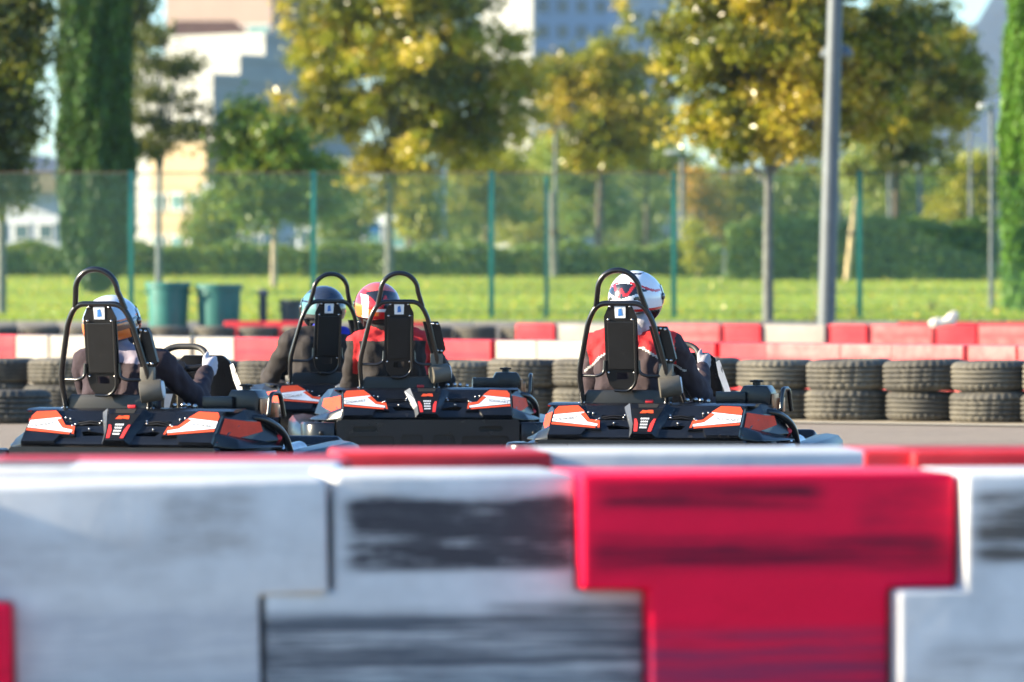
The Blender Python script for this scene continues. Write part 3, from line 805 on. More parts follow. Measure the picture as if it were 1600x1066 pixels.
# ------------------------------------------------------------------ tyres
def tyre_mesh(r=.32, w=.235, seed=0):
    """old car tyre lying flat: axis Z, grooved and siped tread"""
    q = w/2; n = 132
    prof = [(r*.60, -q*.80), (r*.62, -q*.98), (r*.74, -q*1.02), (r*.86, -q*.98), (r*.945, -q*.86), (r*.985, -q*.70)]
    tread = [-.64, -.54, -.53, -.43, -.42, -.22, -.21, -.11, -.10, .10, .11, .21, .22, .42, .43, .53, .54, .64]
    for i, h in enumerate(tread):
        deep = (i % 4) in (2, 3) and 0 < i < len(tread)-1
        prof.append((r-(.018 if deep else 0), q*h))
    prof += [(r*.985, q*.70), (r*.945, q*.86), (r*.86, q*.98), (r*.74, q*1.02), (r*.62, q*.98), (r*.60, q*.80)]
    k = len(prof); V = np.zeros((n, k, 3)); lo = (6, k-7)
    for i in range(n):
        a = 2*math.pi*i/n
        for j, (rr, h) in enumerate(prof):
            sh = abs(h) > q*.42
            if abs(h) < q*.88 and sh and i % 4 == 0: rr -= .012
            if abs(h) <= q*.42 and seed != 1 and (i+seed) % 6 == 0: rr -= .010
            sk = (h/q)*.02*(1 if seed == 1 else 2.2)
            V[i, j] = (rr*math.cos(a+sk), rr*math.sin(a+sk), h)
    idx = np.arange(n*k).reshape(n, k); A, Bq = idx, np.roll(idx, -1, 0)
    F = np.stack([A, Bq, np.roll(Bq, -1, 1), np.roll(A, -1, 1)], -1).reshape(-1, 4)
    o = mesh_np('tyre', V.reshape(-1, 3), F, M['tyre_wall'], None, True); me = o.data
    bpy.data.objects.remove(o); return me
TY = [tyre_mesh(.32, .235, 0), tyre_mesh(.315, .225, 1), tyre_mesh(.325, .240, 2)]
def put_tyre(x, y, z, kx, kz, label, group, v):
    o = link('stacked_tyre', TY[v % 3]); o.location = (x, y, z); kx *= random.uniform(.96, 1.03); o.scale = (kx, kx, kz); o.rotation_euler = (R(random.uniform(-1.4, 1.4)), R(random.uniform(-1.4, 1.4)), random.uniform(0, 6.28))
    return tag(o, label, 'tyre', group)
# near wall: stacks of two along a line that comes closer towards the right
nw = [(1552, 1.02), (1445, .97), (1328, 1.07), (1212, 1.02), (1100, 1.0), (1000, 1.0), (925, .98), (824, .98), (724, .98), (628, 1.0), (530, 1.0), (432, 1.0), (335, 1.0), (238, 1.0), (105, 1.1), (-2, 1.0), (1662, 1.0)]
seen = sorted([p for p in nw if p[0] < 1600], key=lambda p: -p[0])
for i, (px, k) in enumerate(nw):
    s = 183+23*px/1600.; p = W(px, 0, s); hh = .237 if px > 1050 else .215+.022*max(0, (px-600))/450.
    rk = seen.index((px, k)) if (px, k) in seen else None
    for lv in (0, 1):
        place = 'Upper' if lv else 'Lower'
        lab = f"{place.lower()} tyre of the {ORD[rk]} stack counted from the right in the nearer tyre wall" if rk is not None else f"{place.lower()} tyre cut by the right edge of the photo in the nearer tyre wall"
        put_tyre(p.x+random.uniform(-.015, .015), p.y+random.uniform(-.02, .02), hh*(lv+.5), k, hh/.237, lab, 'tyres of the nearer wall', i+lv)
p = W(9, 0, 206); o = put_tyre(p.x, p.y, .125, 1.06, 1.05, 'single tyre lying in front of the tyre wall beside the kart with the blue helmet', None, 2)
o.name = 'loose_tyre'
far = [px for px in range(-5, 830, 68)]
for i, px in enumerate(far):
    p = W(px, 0, 104)
    for lv in (0, 1):
        put_tyre(p.x+random.uniform(-.02, .02), p.y, .235*(lv+.5), 1.0, 1.0, f"{'upper' if lv else 'lower'} tyre of the {ORD[i]} stack from the left in the farther tyre wall", 'tyres of the farther wall', i*2+lv)

# ------------------------------------------------------------------ plastic barrier blocks
def barrier_mat(name, base, shade, scuffs=(), seed=0, patch=None):
    spec = .12 if base[0] > 3*base[1] else .3
    """HDPE with grime; scuffs: (x0, x1, z0, z1, strength, colour, streak) in the block's own metres"""
    m, nt, b = newmat(name)
    tc = N(nt, 'ShaderNodeTexCoord'); sp = N(nt, 'ShaderNodeSeparateXYZ'); nt.links.new(tc.outputs['Object'], sp.inputs[0])
    col = mix(nt, noise_fac(nt, 3.1+seed, 5, .6), base, shade)
    def ramp(v, a, c):
        q = N(nt, 'ShaderNodeMapRange', interpolation_type='SMOOTHSTEP'); nt.links.new(v, q.inputs['Value'])
        q.inputs['From Min'].default_value = a; q.inputs['From Max'].default_value = c; return q.outputs['Result']
    x, z = sp.outputs['X'], sp.outputs['Z']
    for (x0, x1, z0, z1, st, c, sx) in scuffs:
        e = .05
        f = math_(nt, 'MULTIPLY', math_(nt, 'MULTIPLY', ramp(x, x0-e, x0+e*.6), ramp(x, x1+e, x1-e*.6)), math_(nt, 'MULTIPLY', ramp(z, z0-e*.4, z0+e*.6), ramp(z, z1+e*.4, z1-e*.6)))
        n1 = noise_fac(nt, 9+seed, 7, .72, stretch=(sx, 1, 4.2), lo=.40, hi=.56)
        n2 = noise_fac(nt, 40+seed, 5, .7, stretch=(sx*.8, 1, 3.0), lo=.30, hi=.62)
        f = math_(nt, 'MULTIPLY', math_(nt, 'MULTIPLY', f, math_(nt, 'ADD', math_(nt, 'MULTIPLY', n1, .85), math_(nt, 'MULTIPLY', n2, .45))), st, True)
        col = mix(nt, f, col, c)
    col = mix(nt, math_(nt, 'MULTIPLY', noise_fac(nt, 12+seed, 6, .75, stretch=(.35, 1, 1.6), lo=.55, hi=.80), .5), col, tuple(q*.45 for q in shade))
    nt.links.new(col, b.inputs['Base Color']); b.inputs['Roughness'].default_value = .42; b.inputs['Specular IOR Level'].default_value = spec
    bump(nt, b, noise_fac(nt, 5, 3, .5, lo=0, hi=1), .12, .03)
    return m
WHT, WSH = (.68, .685, .68), (.54, .545, .545)
RED, RSH = (.92, .006, .055), (.82, .006, .048)
BLK = (.045, .040, .048); PUR = (.16, .012, .035)
def barrier_mesh(kind, mats, hb=.525, depth=.55, bev=.018, gap=.003, z0=0.0):
    a, c = .50-gap, .32-gap; zs = .225
    poly = ([(-c, z0), (c, z0), (c, zs), (a, zs), (a, hb), (-a, hb), (-a, zs), (-c, zs)] if kind == 'T' else
            [(-a, z0), (a, z0), (a, zs-gap), (c, zs-gap), (c, hb), (-c, hb), (-c, zs-gap), (-a, zs-gap)])
    b = MB(); b.prism(poly, lambda x, z: (x, -depth/2, z), lambda x, z: (x, depth/2, z))
    o = b.build('plastic_barrier', mats, None, bevel=bev, seg=3, angle=60); me = o.data
    bpy.data.objects.remove(o); return me
BM = {}
CW = {'red': 'red', 'white': 'white', 'cream': 'cream', 'pink': 'faded pink-red'}
for kind in 'TI':
    BM[kind, 'white'] = barrier_mesh(kind, barrier_mat('barrier_white_'+kind, (.34, .31, .27), (.27, .245, .21), [(-.4, .4, .33, .44, .5, (.30, .26, .22), .3)]))
    BM[kind, 'red'] = barrier_mesh(kind, barrier_mat('barrier_red_'+kind, (.66, .05, .06), (.55, .03, .04), [(-.45, .45, .36, .40, .5, PUR, .2)]))
    BM[kind, 'pink'] = barrier_mesh(kind, barrier_mat('barrier_faded_'+kind, (.66, .17, .16), (.62, .09, .09), [(-.45, .45, .34, .42, .6, (.34, .05, .06), .2)], 5))
    BM[kind, 'cream'] = barrier_mesh(kind, barrier_mat('barrier_cream_'+kind, (.50, .40, .26), (.46, .22, .15), [(-.2, .3, .30, .44, .4, (.3, .2, .12), .5)]))
def put_barrier(me, x, y, rz, label, group, z=0.0, roll=0.0):
    o = link('plastic_barrier', me); o.location = (x, y, z); o.rotation_euler = (0, roll, rz)
    return tag(o, label, 'barrier', group)
FRONT = 'barrier blocks in the row nearest the camera'
T_red = barrier_mesh('T', barrier_mat('barrier_red_scuffed', RED, RSH, [(-.44, .12, .43, .50, .85, (.09, .008, .025), .18), (-.46, .45, .27, .37, .75, (.12, .008, .03), .16), (.25, .5, .26, .50, .35, (.14, .01, .03), .6), (-.35, .34, -.06, .12, .85, (.30, .03, .09), .16)], 1), z0=-.06)
I_dirty = barrier_mesh('I', barrier_mat('barrier_white_scuffed', WHT, WSH, [(-.27, .30, .275, .47, 1.5, BLK, .34), (-.22, .31, .33, .45, .8, BLK, .22), (-.52, .52, -.08, .17, 1.0, (.10, .11, .13), .12), (.10, .5, .14, .19, 1.0, (.08, .08, .09), .2)], 2), z0=-.06)
I_dirt2 = barrier_mesh('I', barrier_mat('barrier_white_smeared', WHT, WSH, [(-.28, .10, .29, .48, 1.1, (.10, .085, .075), .2), (-.4, .5, .0, .1, .3, BLK, .2)], 3), z0=-.06)
T_white = barrier_mesh('T', barrier_mat('barrier_white_clean', (.67, .675, .67), (.55, .555, .555), [(.08, .30, .33, .50, .5, (.28, .25, .23), .7), (-.5, .1, .26, .40, .35, (.34, .32, .31), .4), (-.3, .33, -.05, .2, .45, (.33, .35, .40), .3)], 4), z0=-.06)
BW = {k: barrier_mesh(k, barrier_mat('barrier_white_top_'+k, WHT, WSH), z0=-.03) for k in 'TI'}
def front(px, s, me, a, label, **k):
    p = W(px, 0, s); n = Vector((math.sin(R(a)), -math.cos(R(a)), 0))*-.275
    return put_barrier(me, p.x+n.x, p.y+n.y, R(a), label, FRONT, **k)
front(1202.5, 600, T_red, 9, 'big red T-shaped block in the front row with dark rubber smears')
front(712, 602, I_dirty, 9, 'white front row block with a broad black rubber scuff between white and red')
front(1693, 597, I_dirt2, 9, 'white front row block with brown-black smears at the right edge of the photo')
front(215, 607, T_white, 5.4, 'clean bluish white T-shaped block at the left end of the front row', z=-.018, roll=R(-1.2))
I_red = barrier_mesh('I', barrier_mat('barrier_red_plain', RED, RSH), z0=-.06)
front(-287, 612, I_red, 4, 'dark red block just peeping in at the bottom left corner', z=-.02)
# second row, its tops showing just behind the first
SEC = 'barrier blocks of the second row'
for px, s, kind, colr, lab in ((-55, 562, 'I', 'red', 'red block of the second row at the left edge of the photo'),
        (262, 556, 'T', 'red', 'red T-shaped block of the second row behind the clean white front block'),
        (683, 530, 'I', 'red', 'bright red narrow-topped block of the second row under the kart with the red helmet'),
        (1085, 526, 'T', 'white', 'only white block of the second row, under the kart with the white helmet'),
        (1500, 524, 'I', 'red', 'red block of the second row behind the big red front block'),
        (1905, 520, 'T', 'red', 'red block of the second row beyond the right edge')):
    if px > 1750: continue
    p = W(px, 0, s); put_barrier(BW[kind] if colr == 'white' else BM[kind, colr], p.x, p.y+.275, R(5), lab, SEC)
p = W(1660, 0, 524); put_barrier(BM['T', 'red'], p.x+.02, p.y+.26, R(5), 'red T-shaped block of the second row at the right edge of the photo', SEC)

for px, kind, lab in ((-70, 'I', 'white block wedged between the first two rows at the left edge'), (240, 'T', 'white block wedged between the first two rows behind the clean white block')):
    p = W(px, 0, 579); put_barrier(BW[kind], p.x, p.y+.275, R(1), lab, 'white blocks wedged between the first two rows')
# row A behind the near tyre wall, running away to the left
RA = 'barrier blocks behind the nearer tyre wall'
d0 = W(1690, 0, 181); d1 = W(-60, 0, 142); dv = (d1-d0); dv.z = 0; Ln = dv.length; dv.normalize(); ang = math.atan2(-dv.y, -dv.x)
def colA(px):
    for lim, c in ((62, 'red'), (404, 'white'), (482, 'red'), (560, 'white'), (640, 'white'), (762, 'red'), (866, 'white'), (912, 'cream'), (1000, 'white'), (1406, 'red'), (1482, 'cream')):
        if px < lim: return ('pink' if c == 'red' and int(px/37) % 3 == 1 else c)
    return 'pink'
i = 0; q = 0.0; rowA = []
while q < Ln:
    p = d0+dv*q; px = 800+p.x*8889/p.y; rowA.append((p, px, 'TI'[i % 2], colA(px))); q += .822; i += 1
vis = [r for r in rowA if r[1] < 1600]
for p, px, kind, c in rowA:
    n = len([r for r in vis if r[1] > px]); 
    put_barrier(BM[kind, c], p.x, p.y, ang+R(random.uniform(-5, 5)), f'{CW[c]} block, {ORD[n]} from the right in the row behind the nearer tyre wall', RA)
# row B farther back on the right
RB = 'barrier blocks of the far row'
d0 = W(850, 0, 107.5); ang = R(-27); dv = Vector((math.cos(ang), math.sin(ang), 0)); seqB = ['red', 'white', 'white', 'pink', 'red', 'white', 'red', 'pink', 'red', 'pink']
q = 0; 
for i, c in enumerate(seqB):
    p = d0+dv*q; put_barrier(BM['IT'[i % 2], c], p.x, p.y, ang+R(random.uniform(-5, 5)), f'{CW[c]} block, {ORD[i]} from the left in the far row right of centre', RB); q += .822
d0 = W(1352, 0, 102)
for i, c in enumerate(['white', 'red', 'red', 'red']):
    p = d0+Vector((.822*i, -.05*i, 0)); put_barrier(BM['TI'[i % 2], c], p.x, p.y, R(-3), f'{CW[c]} block, {ORD[i]} of the four standing last before the fence at right', 'last blocks before the fence')
# row behind the farther tyre wall on the left
d0 = W(-20, 0, 99); ang = R(-4); dv = Vector((math.cos(ang), math.sin(ang), 0))
seqL = ['white', 'white', 'white', None, None, 'red', 'red', 'white', 'red', 'white', 'white']
for i, c in enumerate(seqL):
    if c is None: continue
    p = d0+dv*(.822*i*1.0); put_barrier(BM['TI'[i % 2], c], p.x, p.y, ang, f'{CW[c]} block, {ORD[i]} from the left behind the farther tyre wall', 'barrier blocks behind the farther tyre wall')
# crumpled white sack lying on the far row
b = MB()
for (a, c, d, r) in ((0, 0, 0, .10), (.12, 0, .01, .09), (.24, 0, .04, .10), (.30, 0, .12, .085), (.33, .02, .17, .05), (.05, .03, .03, .08)):
    b.ball((a, c, d), r, sx=1.2, sz=.8, u=14, v=9)
for v in b.bm.verts: v.co += Vector((random.uniform(-.014, .014), random.uniform(-.014, .014), random.uniform(-.012, .012)))
o = b.build('crumpled_sack', M['cloth_white'], None, merge=False); o.scale = (.8, .8, .8); o.location = W(1462, 505, 113.5); tag(o, 'crumpled cream white sack lying on top of the far red barrier blocks', 'sack')

# ------------------------------------------------------------------ ground
def zt(y):
    if y < 16.3: return -.06*min(1, max(0, (16.3-y)/.5))
    if y < 92.4: return 0.0
    if y < 93.2: return .50*(y-92.4)/.8
    return .50+.0175*(min(y, 200)-93.2)
def sheet(name, xs, ys, f, m, smooth=True):
    V = np.array([(x, y, f(x, y)) for y in ys for x in xs]); nx = len(xs)
    F = np.array([(j*nx+i, j*nx+i+1, (j+1)*nx+i+1, (j+1)*nx+i) for j in range(len(ys)-1) for i in range(nx-1)])
    o = mesh_np(name, V, F, m, None, smooth); return tag(o, kind='structure')
def ground_mat(name, c1, c2, c3, sc=1.0, rough=.95, bm_=.5):
    m, nt, b = newmat(name)
    o = mix(nt, noise_fac(nt, .6*sc, 6, .65, lo=.35, hi=.65), c1, c2)
    o = mix(nt, noise_fac(nt, 7*sc, 6, .7, lo=.45, hi=.75), o, c3)
    o = mix(nt, math_(nt, 'MULTIPLY', noise_fac(nt, 120*sc, 3, .6, lo=.4, hi=.6), .5), o, tuple(k*.55 for k in c1))
    nt.links.new(o, b.inputs['Base Color']); b.inputs['Roughness'].default_value = rough
    bump(nt, b, noise_fac(nt, 60*sc, 5, .7, lo=0, hi=1), bm_, .02); return m
ys = [-45, 0, 15.8, 16.3, 30, 60, 85, 92.4, 92.8, 93.2, 110, 140, 170, 200, 400, 1000, 1900]
sheet('ground', [-445, -200, -60, 0, 60, 200, 445], ys, lambda x, y: zt(y)-.03, ground_mat('ground_soil', (.10, .12, .04), (.09, .13, .035), (.14, .12, .06), .3))
sheet('asphalt_track', [-60, 60], [-20, 15.8, 16.3, 30, 60, 92.2], lambda x, y: zt(y), ground_mat('track_asphalt', (.30, .235, .17), (.24, .19, .14), (.35, .28, .20), 1.0, .9))
sheet('lawn', np.linspace(-40, 40, 9), list(np.linspace(93.5, 147, 8)), lambda x, y: zt(y)+.004, ground_mat('lawn_turf', (.20, .34, .015), (.28, .35, .022), (.36, .32, .04), .5))
# sandy strip the tyres stand on and the pale edge line
def strip(name, pxa, pxb, sa, sb, off0, off1, z, m):
    a, b_ = W(pxa, 0, sa), W(pxb, 0, sb); d = (b_-a); d.z = 0; d.normalize(); n = Vector((d.y, -d.x, 0))
    a, b_ = a-d*6, b_+d*6
    V = [a+n*off0, b_+n*off0, b_+n*off1, a+n*off1]; V = np.array([(v.x, v.y, z) for v in V])
    return tag(mesh_np(name, V, np.array([[0, 1, 2, 3]]), m), kind='structure')
strip('sandy_verge', 0, 1600, 183, 206, -5.5, 1.05, .005, ground_mat('verge_sand', (.44, .36, .24), (.38, .31, .21), (.50, .42, .29), 1.4))
strip('edge_line', 0, 1600, 183, 206, 1.00, 1.16, .010, mat('edge_line_paint', (.72, .65, .50), .8, var=.35, scale=14))
V = MB(); V.box((0, 93.05, .25), (90, .28, .52)); o = V.build('lawn_kerb', M['concrete'], None, bevel=.02); tag(o, kind='structure')

# short grass on the lawn
n = 62000
gx = rng.uniform(-13, 13, n); gy = 93.6+52*rng.random(n)**1.2; gx = gx*gy/110
hgt = rng.uniform(.03, .085, n); wd = rng.uniform(.008, .02, n); az = rng.uniform(0, np.pi, n); ln = rng.normal(0, .03, (n, 2))
zz = np.array([zt(v) for v in gy])
A = np.stack([gx-np.cos(az)*wd, gy-np.sin(az)*wd, zz], 1); B_ = np.stack([gx+np.cos(az)*wd, gy+np.sin(az)*wd, zz], 1); C_ = np.stack([gx+ln[:, 0], gy+ln[:, 1], zz+hgt], 1)
V = np.stack([A, B_, C_], 1).reshape(-1, 3)
o = mesh_np('lawn_grass', V, np.arange(3*n).reshape(-1, 3), leafmat('grass_blades', [(.17, .36, .012), (.26, .42, .02), (.36, .43, .03), (.42, .37, .06)], .5)); tag(o, 'short sunlit grass of the lawn behind the fence', 'grass', kind='stuff')

# ------------------------------------------------------------------ fence, lamp posts, bins
FS = 94.0; FY = FPX/FS
def fx(px): return (px-800)/FS
zb, zt_ = .50, CAMZ+(HZ-269)/FS
fence = thing('mesh_fence', 'tall green wire mesh fence with slim posts along the lawn edge', 'fence', (0, FY, 0))
posts = [-75, 205, 490, 768, 1053, 1343, 1630]
for px in posts:
    b = MB(); b.box((fx(px), 0, (zb+zt_)/2), (.085, .06, zt_-zb)); b.box((fx(px), 0, zt_+.008), (.095, .07, .02)); b.box((fx(px), 0, zb+.01), (.2, .2, .02))
    b.build('post', M['post_green'], fence, bevel=.006)
b = MB(); b.box((fx(854), .05, (zb+zt_-.06)/2), (.075, .05, zt_-zb-.06)); b.box((fx(854), .05, zb+.01), (.18, .18, .02)); b.build('post', M['post_green'], fence, bevel=.006)
for i in range(len(posts)-1):
    x0, x1 = fx(posts[i])+.05, fx(posts[i+1])-.05; b = MB(); nx = int((x1-x0)/.05)
    for k in range(nx+1):
        x = x0+(x1-x0)*k/nx; b.cyl((x, -.035, zb+.04), (x, -.035, zt_-.02), .0036, n=5)
    for k in range(12):
        z = zb+.06+(zt_-zb-.10)*k/11; b.cyl((x0, -.029, z), (x1, -.029, z), .0042, n=5)
    b.build('wire_panel', M['wire_green'], fence, smooth=False, merge=False)
    b = MB(); b.cyl((x0, -.03, zt_-.012), (x1, -.03, zt_-.012), .010, n=6); b.build('top_wire', M['wire_rust'], fence)

def lamp(name, label, px, s, top_py, r, kind, tilt=0.0, base_z=None, head=None):
    p = W(px, 0, s); z0 = zt(p.y) if base_z is None else base_z; ztop = CAMZ+(HZ-top_py)/s
    t = thing(name, label, 'lamp post', (p.x, p.y, z0))
    h = ztop-z0; b = MB(); b.cyl((0, 0, 0), (tilt*h, 0, h), r, r*.72, 24); b.cyl((0, 0, 0), (0, 0, .03), r*1.7, r*1.7, 24)
    b.build('pole', M['lamp_grey'], t)
    if kind == 'arm':
        d = head; b = MB(); b.tube([(tilt*h, 0, h-.25), (tilt*h, 0, h-.02), (tilt*h+d*.5, -.02, h+.02), (tilt*h+d, -.05, h+.0)], .035, 8); b.build('arm', M['lamp_grey'], t)
        b = MB(); b.box((tilt*h+d*1.0, -.05, h+.02), (abs(d)*1.5, .26, .10)); b.build('lamp_head', M['lamp_head'], t, bevel=.03)
    if kind == 'disc':
        zh = head; b = MB(); b.lathe([(.02, .16), (.10, .15), (.22, .08), (.27, -.02), (.26, -.06), (.20, -.10), (.02, -.12)], 28, 'Z', (tilt*zh+.06, .24, zh)); b.build('lamp_head', M['lamp_grey'], t)
        b = MB(); b.cyl((tilt*zh, .0, zh), (tilt*zh+.05, .22, zh), .03); b.build('arm', M['lamp_grey'], t)
    return t
lamp('lamp_post', 'thick grey lamp post leaning slightly, rising in front of the fence out of the picture', 1290, 98, -260, .148, 'disc', tilt=.0265, base_z=0, head=CAMZ+(HZ-82)/98.)
lamp('lamp_post', 'tall slim lamp post with a pale flat head beside the cypress at right', 1549, 86, 168, .052, 'arm', head=-.14)
lamp('lamp_post', 'far lamp post with a small pale head in front of the blue mountain', 1516, 48, 188, .075, 'arm', head=-.18)
lamp('lamp_post', 'far lamp post with a white curved head between two yellow trees', 868, 60, 200, .06, 'arm', head=-.28)
lamp('lamp_post', 'far lamp post with a round white head above the fence near the white helmet', 1066, 62, 240, .085, 'arm', head=-.25)
lamp('lamp_post', 'far grey lamp post without visible head above the tall hedge, left one', 1390, 48, 255, .07, 'arm', head=.1)
lamp('lamp_post', 'far grey lamp post above the tall hedge, between two others', 1437, 50, 262, .08, 'arm', head=-.1)
def drum(name, label, cat, px, s, top_py, wpx, m, group=None, lid=True):
    p = W(px, 0, s); r = wpx/2/s; h = CAMZ+(HZ-top_py)/s-zt(p.y)
    t = thing(name, label, cat, (p.x, p.y, zt(p.y)), random.uniform(0, 1), group)
    b = MB(); b.lathe([(.01, .0), (r*.80, 0), (r*.82, .03), (r*.95, h*.86), (r*.95, h-.05), (r*.86, h-.05), (r*.74, .06), (.01, .06)], 36); b.build('drum', m, t)
    b = MB(); b.lathe([(r*.95, h-.09), (r*1.05, h-.085), (r*1.05, h-.01), (r*.97, h), (r*.88, h-.01), (r*.88, h-.06)], 36, close=True); b.build('rim', m, t)
    for sgn in (-1, 1): MB().box((sgn*r*1.0, 0, h-.16), (.04, .16, .05)).build('handle', m, t, bevel=.01)
    return t
drum('waste_drum', 'green plastic waste drum standing closer to the dark cypress', 'bin', 263, 98, 441, 68, M['bin_green'], 'green waste drums')
drum('waste_drum', 'green plastic waste drum farther from the cypress, near the small bollard', 'bin', 342, 98, 444, 72, M['bin_green'], 'green waste drums')
drum('waste_drum', 'low dark bin behind the barrier beside the kart with the dark helmet', 'bin', 455, 98, 468, 36, M['bin_dark'])
t = thing('bollard', 'small black bollard between the green drum and the low dark bin', 'bollard', W(411, 0, 98)*1, 0); t.location.z = 0
b = MB(); b.cyl((0, 0, 0), (0, 0, .93), .07, .065, 18); b.build('post', M['bin_dark'], t)
b = MB(); b.lathe([(.07, .93), (.085, .94), (.085, 1.0), (.05, 1.03), (.001, 1.035)], 18); b.build('cap', M['lamp_grey'], t)
# ------------------------------------------------------------------ trees, hedges, shrubs
LF = {
 'leaf_gold': leafmat('leaves_gold', [(.42, .34, .012), (.58, .45, .03), (.34, .30, .012), (.66, .50, .12), (.50, .34, .02)], .35, .28),
 'leaf_lime': leafmat('leaves_lime', [(.22, .25, .012), (.30, .30, .02), (.16, .21, .012), (.40, .33, .03)], .35, .3),
 'leaf_olive': leafmat('leaves_olive', [(.075, .10, .010), (.12, .13, .012), (.05, .08, .010), (.20, .17, .02)], .28, .3),
 'leaf_deep': leafmat('leaves_deep', [(.022, .050, .012), (.035, .065, .014), (.05, .08, .016), (.09, .08, .02)], .2, .35),
 'green': leafmat('leaves_green', [(.055, .14, .015), (.10, .20, .022), (.13, .23, .03), (.07, .15, .02), (.20, .25, .05)], .35, .4),
 'lime': leafmat('leaves_yellow_green', [(.26, .32, .02), (.40, .38, .03), (.20, .27, .02), (.50, .40, .05)], .4, .4),
 'pale': leafmat('leaves_pale', [(.22, .34, .08), (.30, .40, .10), (.38, .40, .08), (.18, .30, .08)], .4, .4),
 'dark': leafmat('leaves_dark', [(.018, .045, .012), (.03, .065, .016), (.045, .08, .018), (.10, .10, .02)], .25, .45),
 'cypress': leafmat('leaves_cypress', [(.020, .065, .012), (.035, .10, .014), (.07, .16, .018), (.018, .055, .012)], .05, .5),
 'cypress_sunlit': leafmat('leaves_cypress_sunlit', [(.07, .20, .018), (.11, .27, .02), (.17, .33, .03), (.05, .14, .014)], .1, .5),  # brighter copy of the cypress greens, sunlight put into the leaf colour
 'hedge': leafmat('leaves_hedge', [(.05, .13, .016), (.09, .19, .02), (.15, .25, .03), (.06, .14, .02)], .3, .45),
 'orange': leafmat('leaves_orange', [(.40, .20, .02), (.48, .26, .03), (.30, .18, .02), (.20, .17, .03)], .35, .4),
 'pine': leafmat('leaves_pine', [(.035, .06, .018), (.06, .085, .022), (.10, .11, .025)], .2, .5),
}
def leaves(pts, size, flat=.3, elong=1.0, stretch_dir=None):
    """one bent leaf-sized quad per point"""
    n = len(pts); nrm = rng.normal(size=(n, 3)); nrm[:, 2] += flat; nrm /= np.linalg.norm(nrm, axis=1)[:, None]
    if stretch_dir is not None:
        u = np.array(stretch_dir)+rng.normal(0, .22, (n, 3))
    else: u = rng.normal(size=(n, 3))
    u -= nrm*(u*nrm).sum(1)[:, None]; u /= np.linalg.norm(u, axis=1)[:, None]+1e-9; v = np.cross(nrm, u)
    s = (size*rng.uniform(.6, 1.35, n))[:, None]
    P = np.stack([pts-u*s*elong, pts-v*s*.55+nrm*s*.12, pts+u*s*elong, pts+v*s*.55+nrm*s*.12], 1)
    return P.reshape(-1, 3)
MIXES = {'autumn': (('leaf_gold', .36), ('leaf_lime', .34), ('leaf_olive', .18), ('leaf_deep', .12)),
         'olive': (('leaf_gold', .26), ('leaf_lime', .32), ('leaf_olive', .28), ('leaf_deep', .14)),
         'yellow': (('leaf_gold', .42), ('leaf_lime', .30), ('leaf_olive', .20), ('leaf_deep', .08)),
         'dark': (('leaf_gold', .04), ('leaf_lime', .06), ('leaf_olive', .25), ('leaf_deep', .65))}
def crown_mixed(parent, pts, own, centres, size, kind):
    names = [n for n, w in MIXES[kind]]; ws = np.array([w for n, w in MIXES[kind]])
    ph = rng.uniform(0, 6.28, 3)      # neighbouring clusters turn colour together
    f = np.sin(centres[:, 0]*1.9+ph[0])+np.sin(centres[:, 2]*2.3+ph[1])+.8*np.sin(centres[:, 1]*2.1+ph[2])+rng.normal(0, 1.5, len(centres))
    rank = np.argsort(np.argsort(f))/len(f); mi = np.searchsorted(np.cumsum(ws), rank*.999)
    V = leaves(pts, size); F = np.arange(len(V)).reshape(-1, 4)
    return mesh_np('crown', V, F, [LF[n] for n in names], parent, False, mi[own])
def crown(parent, pts, size, m, **k):
    V = leaves(pts, size, **k); F = np.arange(len(V)).reshape(-1, 4)
    return mesh_np('crown', V, F, m, parent)
def blob_points(blobs, ncl, per, sig):
    """leaf clusters spread through ellipsoids, denser towards the outside"""
    w = np.array([b[3]*b[4]*b[5] for b in blobs]); w /= w.sum(); cs = []
    for b, k in zip(blobs, np.maximum(3, (w*ncl).astype(int))):
        d = rng.normal(size=(k, 3)); d /= np.linalg.norm(d, axis=1)[:, None]; r = rng.random(k)**.40*np.where(rng.random(k) < .25, 1.12, .97)
        cs.append(np.array(b[:3])+d*r[:, None]*np.array(b[3:6]))
    cs = np.concatenate(cs); sc = rng.uniform(.55, 1.35, len(cs))
    pts = np.concatenate([c+rng.normal(size=(int(per*q), 3))*np.array([sig*q, sig*q, sig*q*.7]) for c, q in zip(cs, sc)])
    own = np.concatenate([np.full(int(per*q), i) for i, q in enumerate(sc)])
    return cs, pts, own
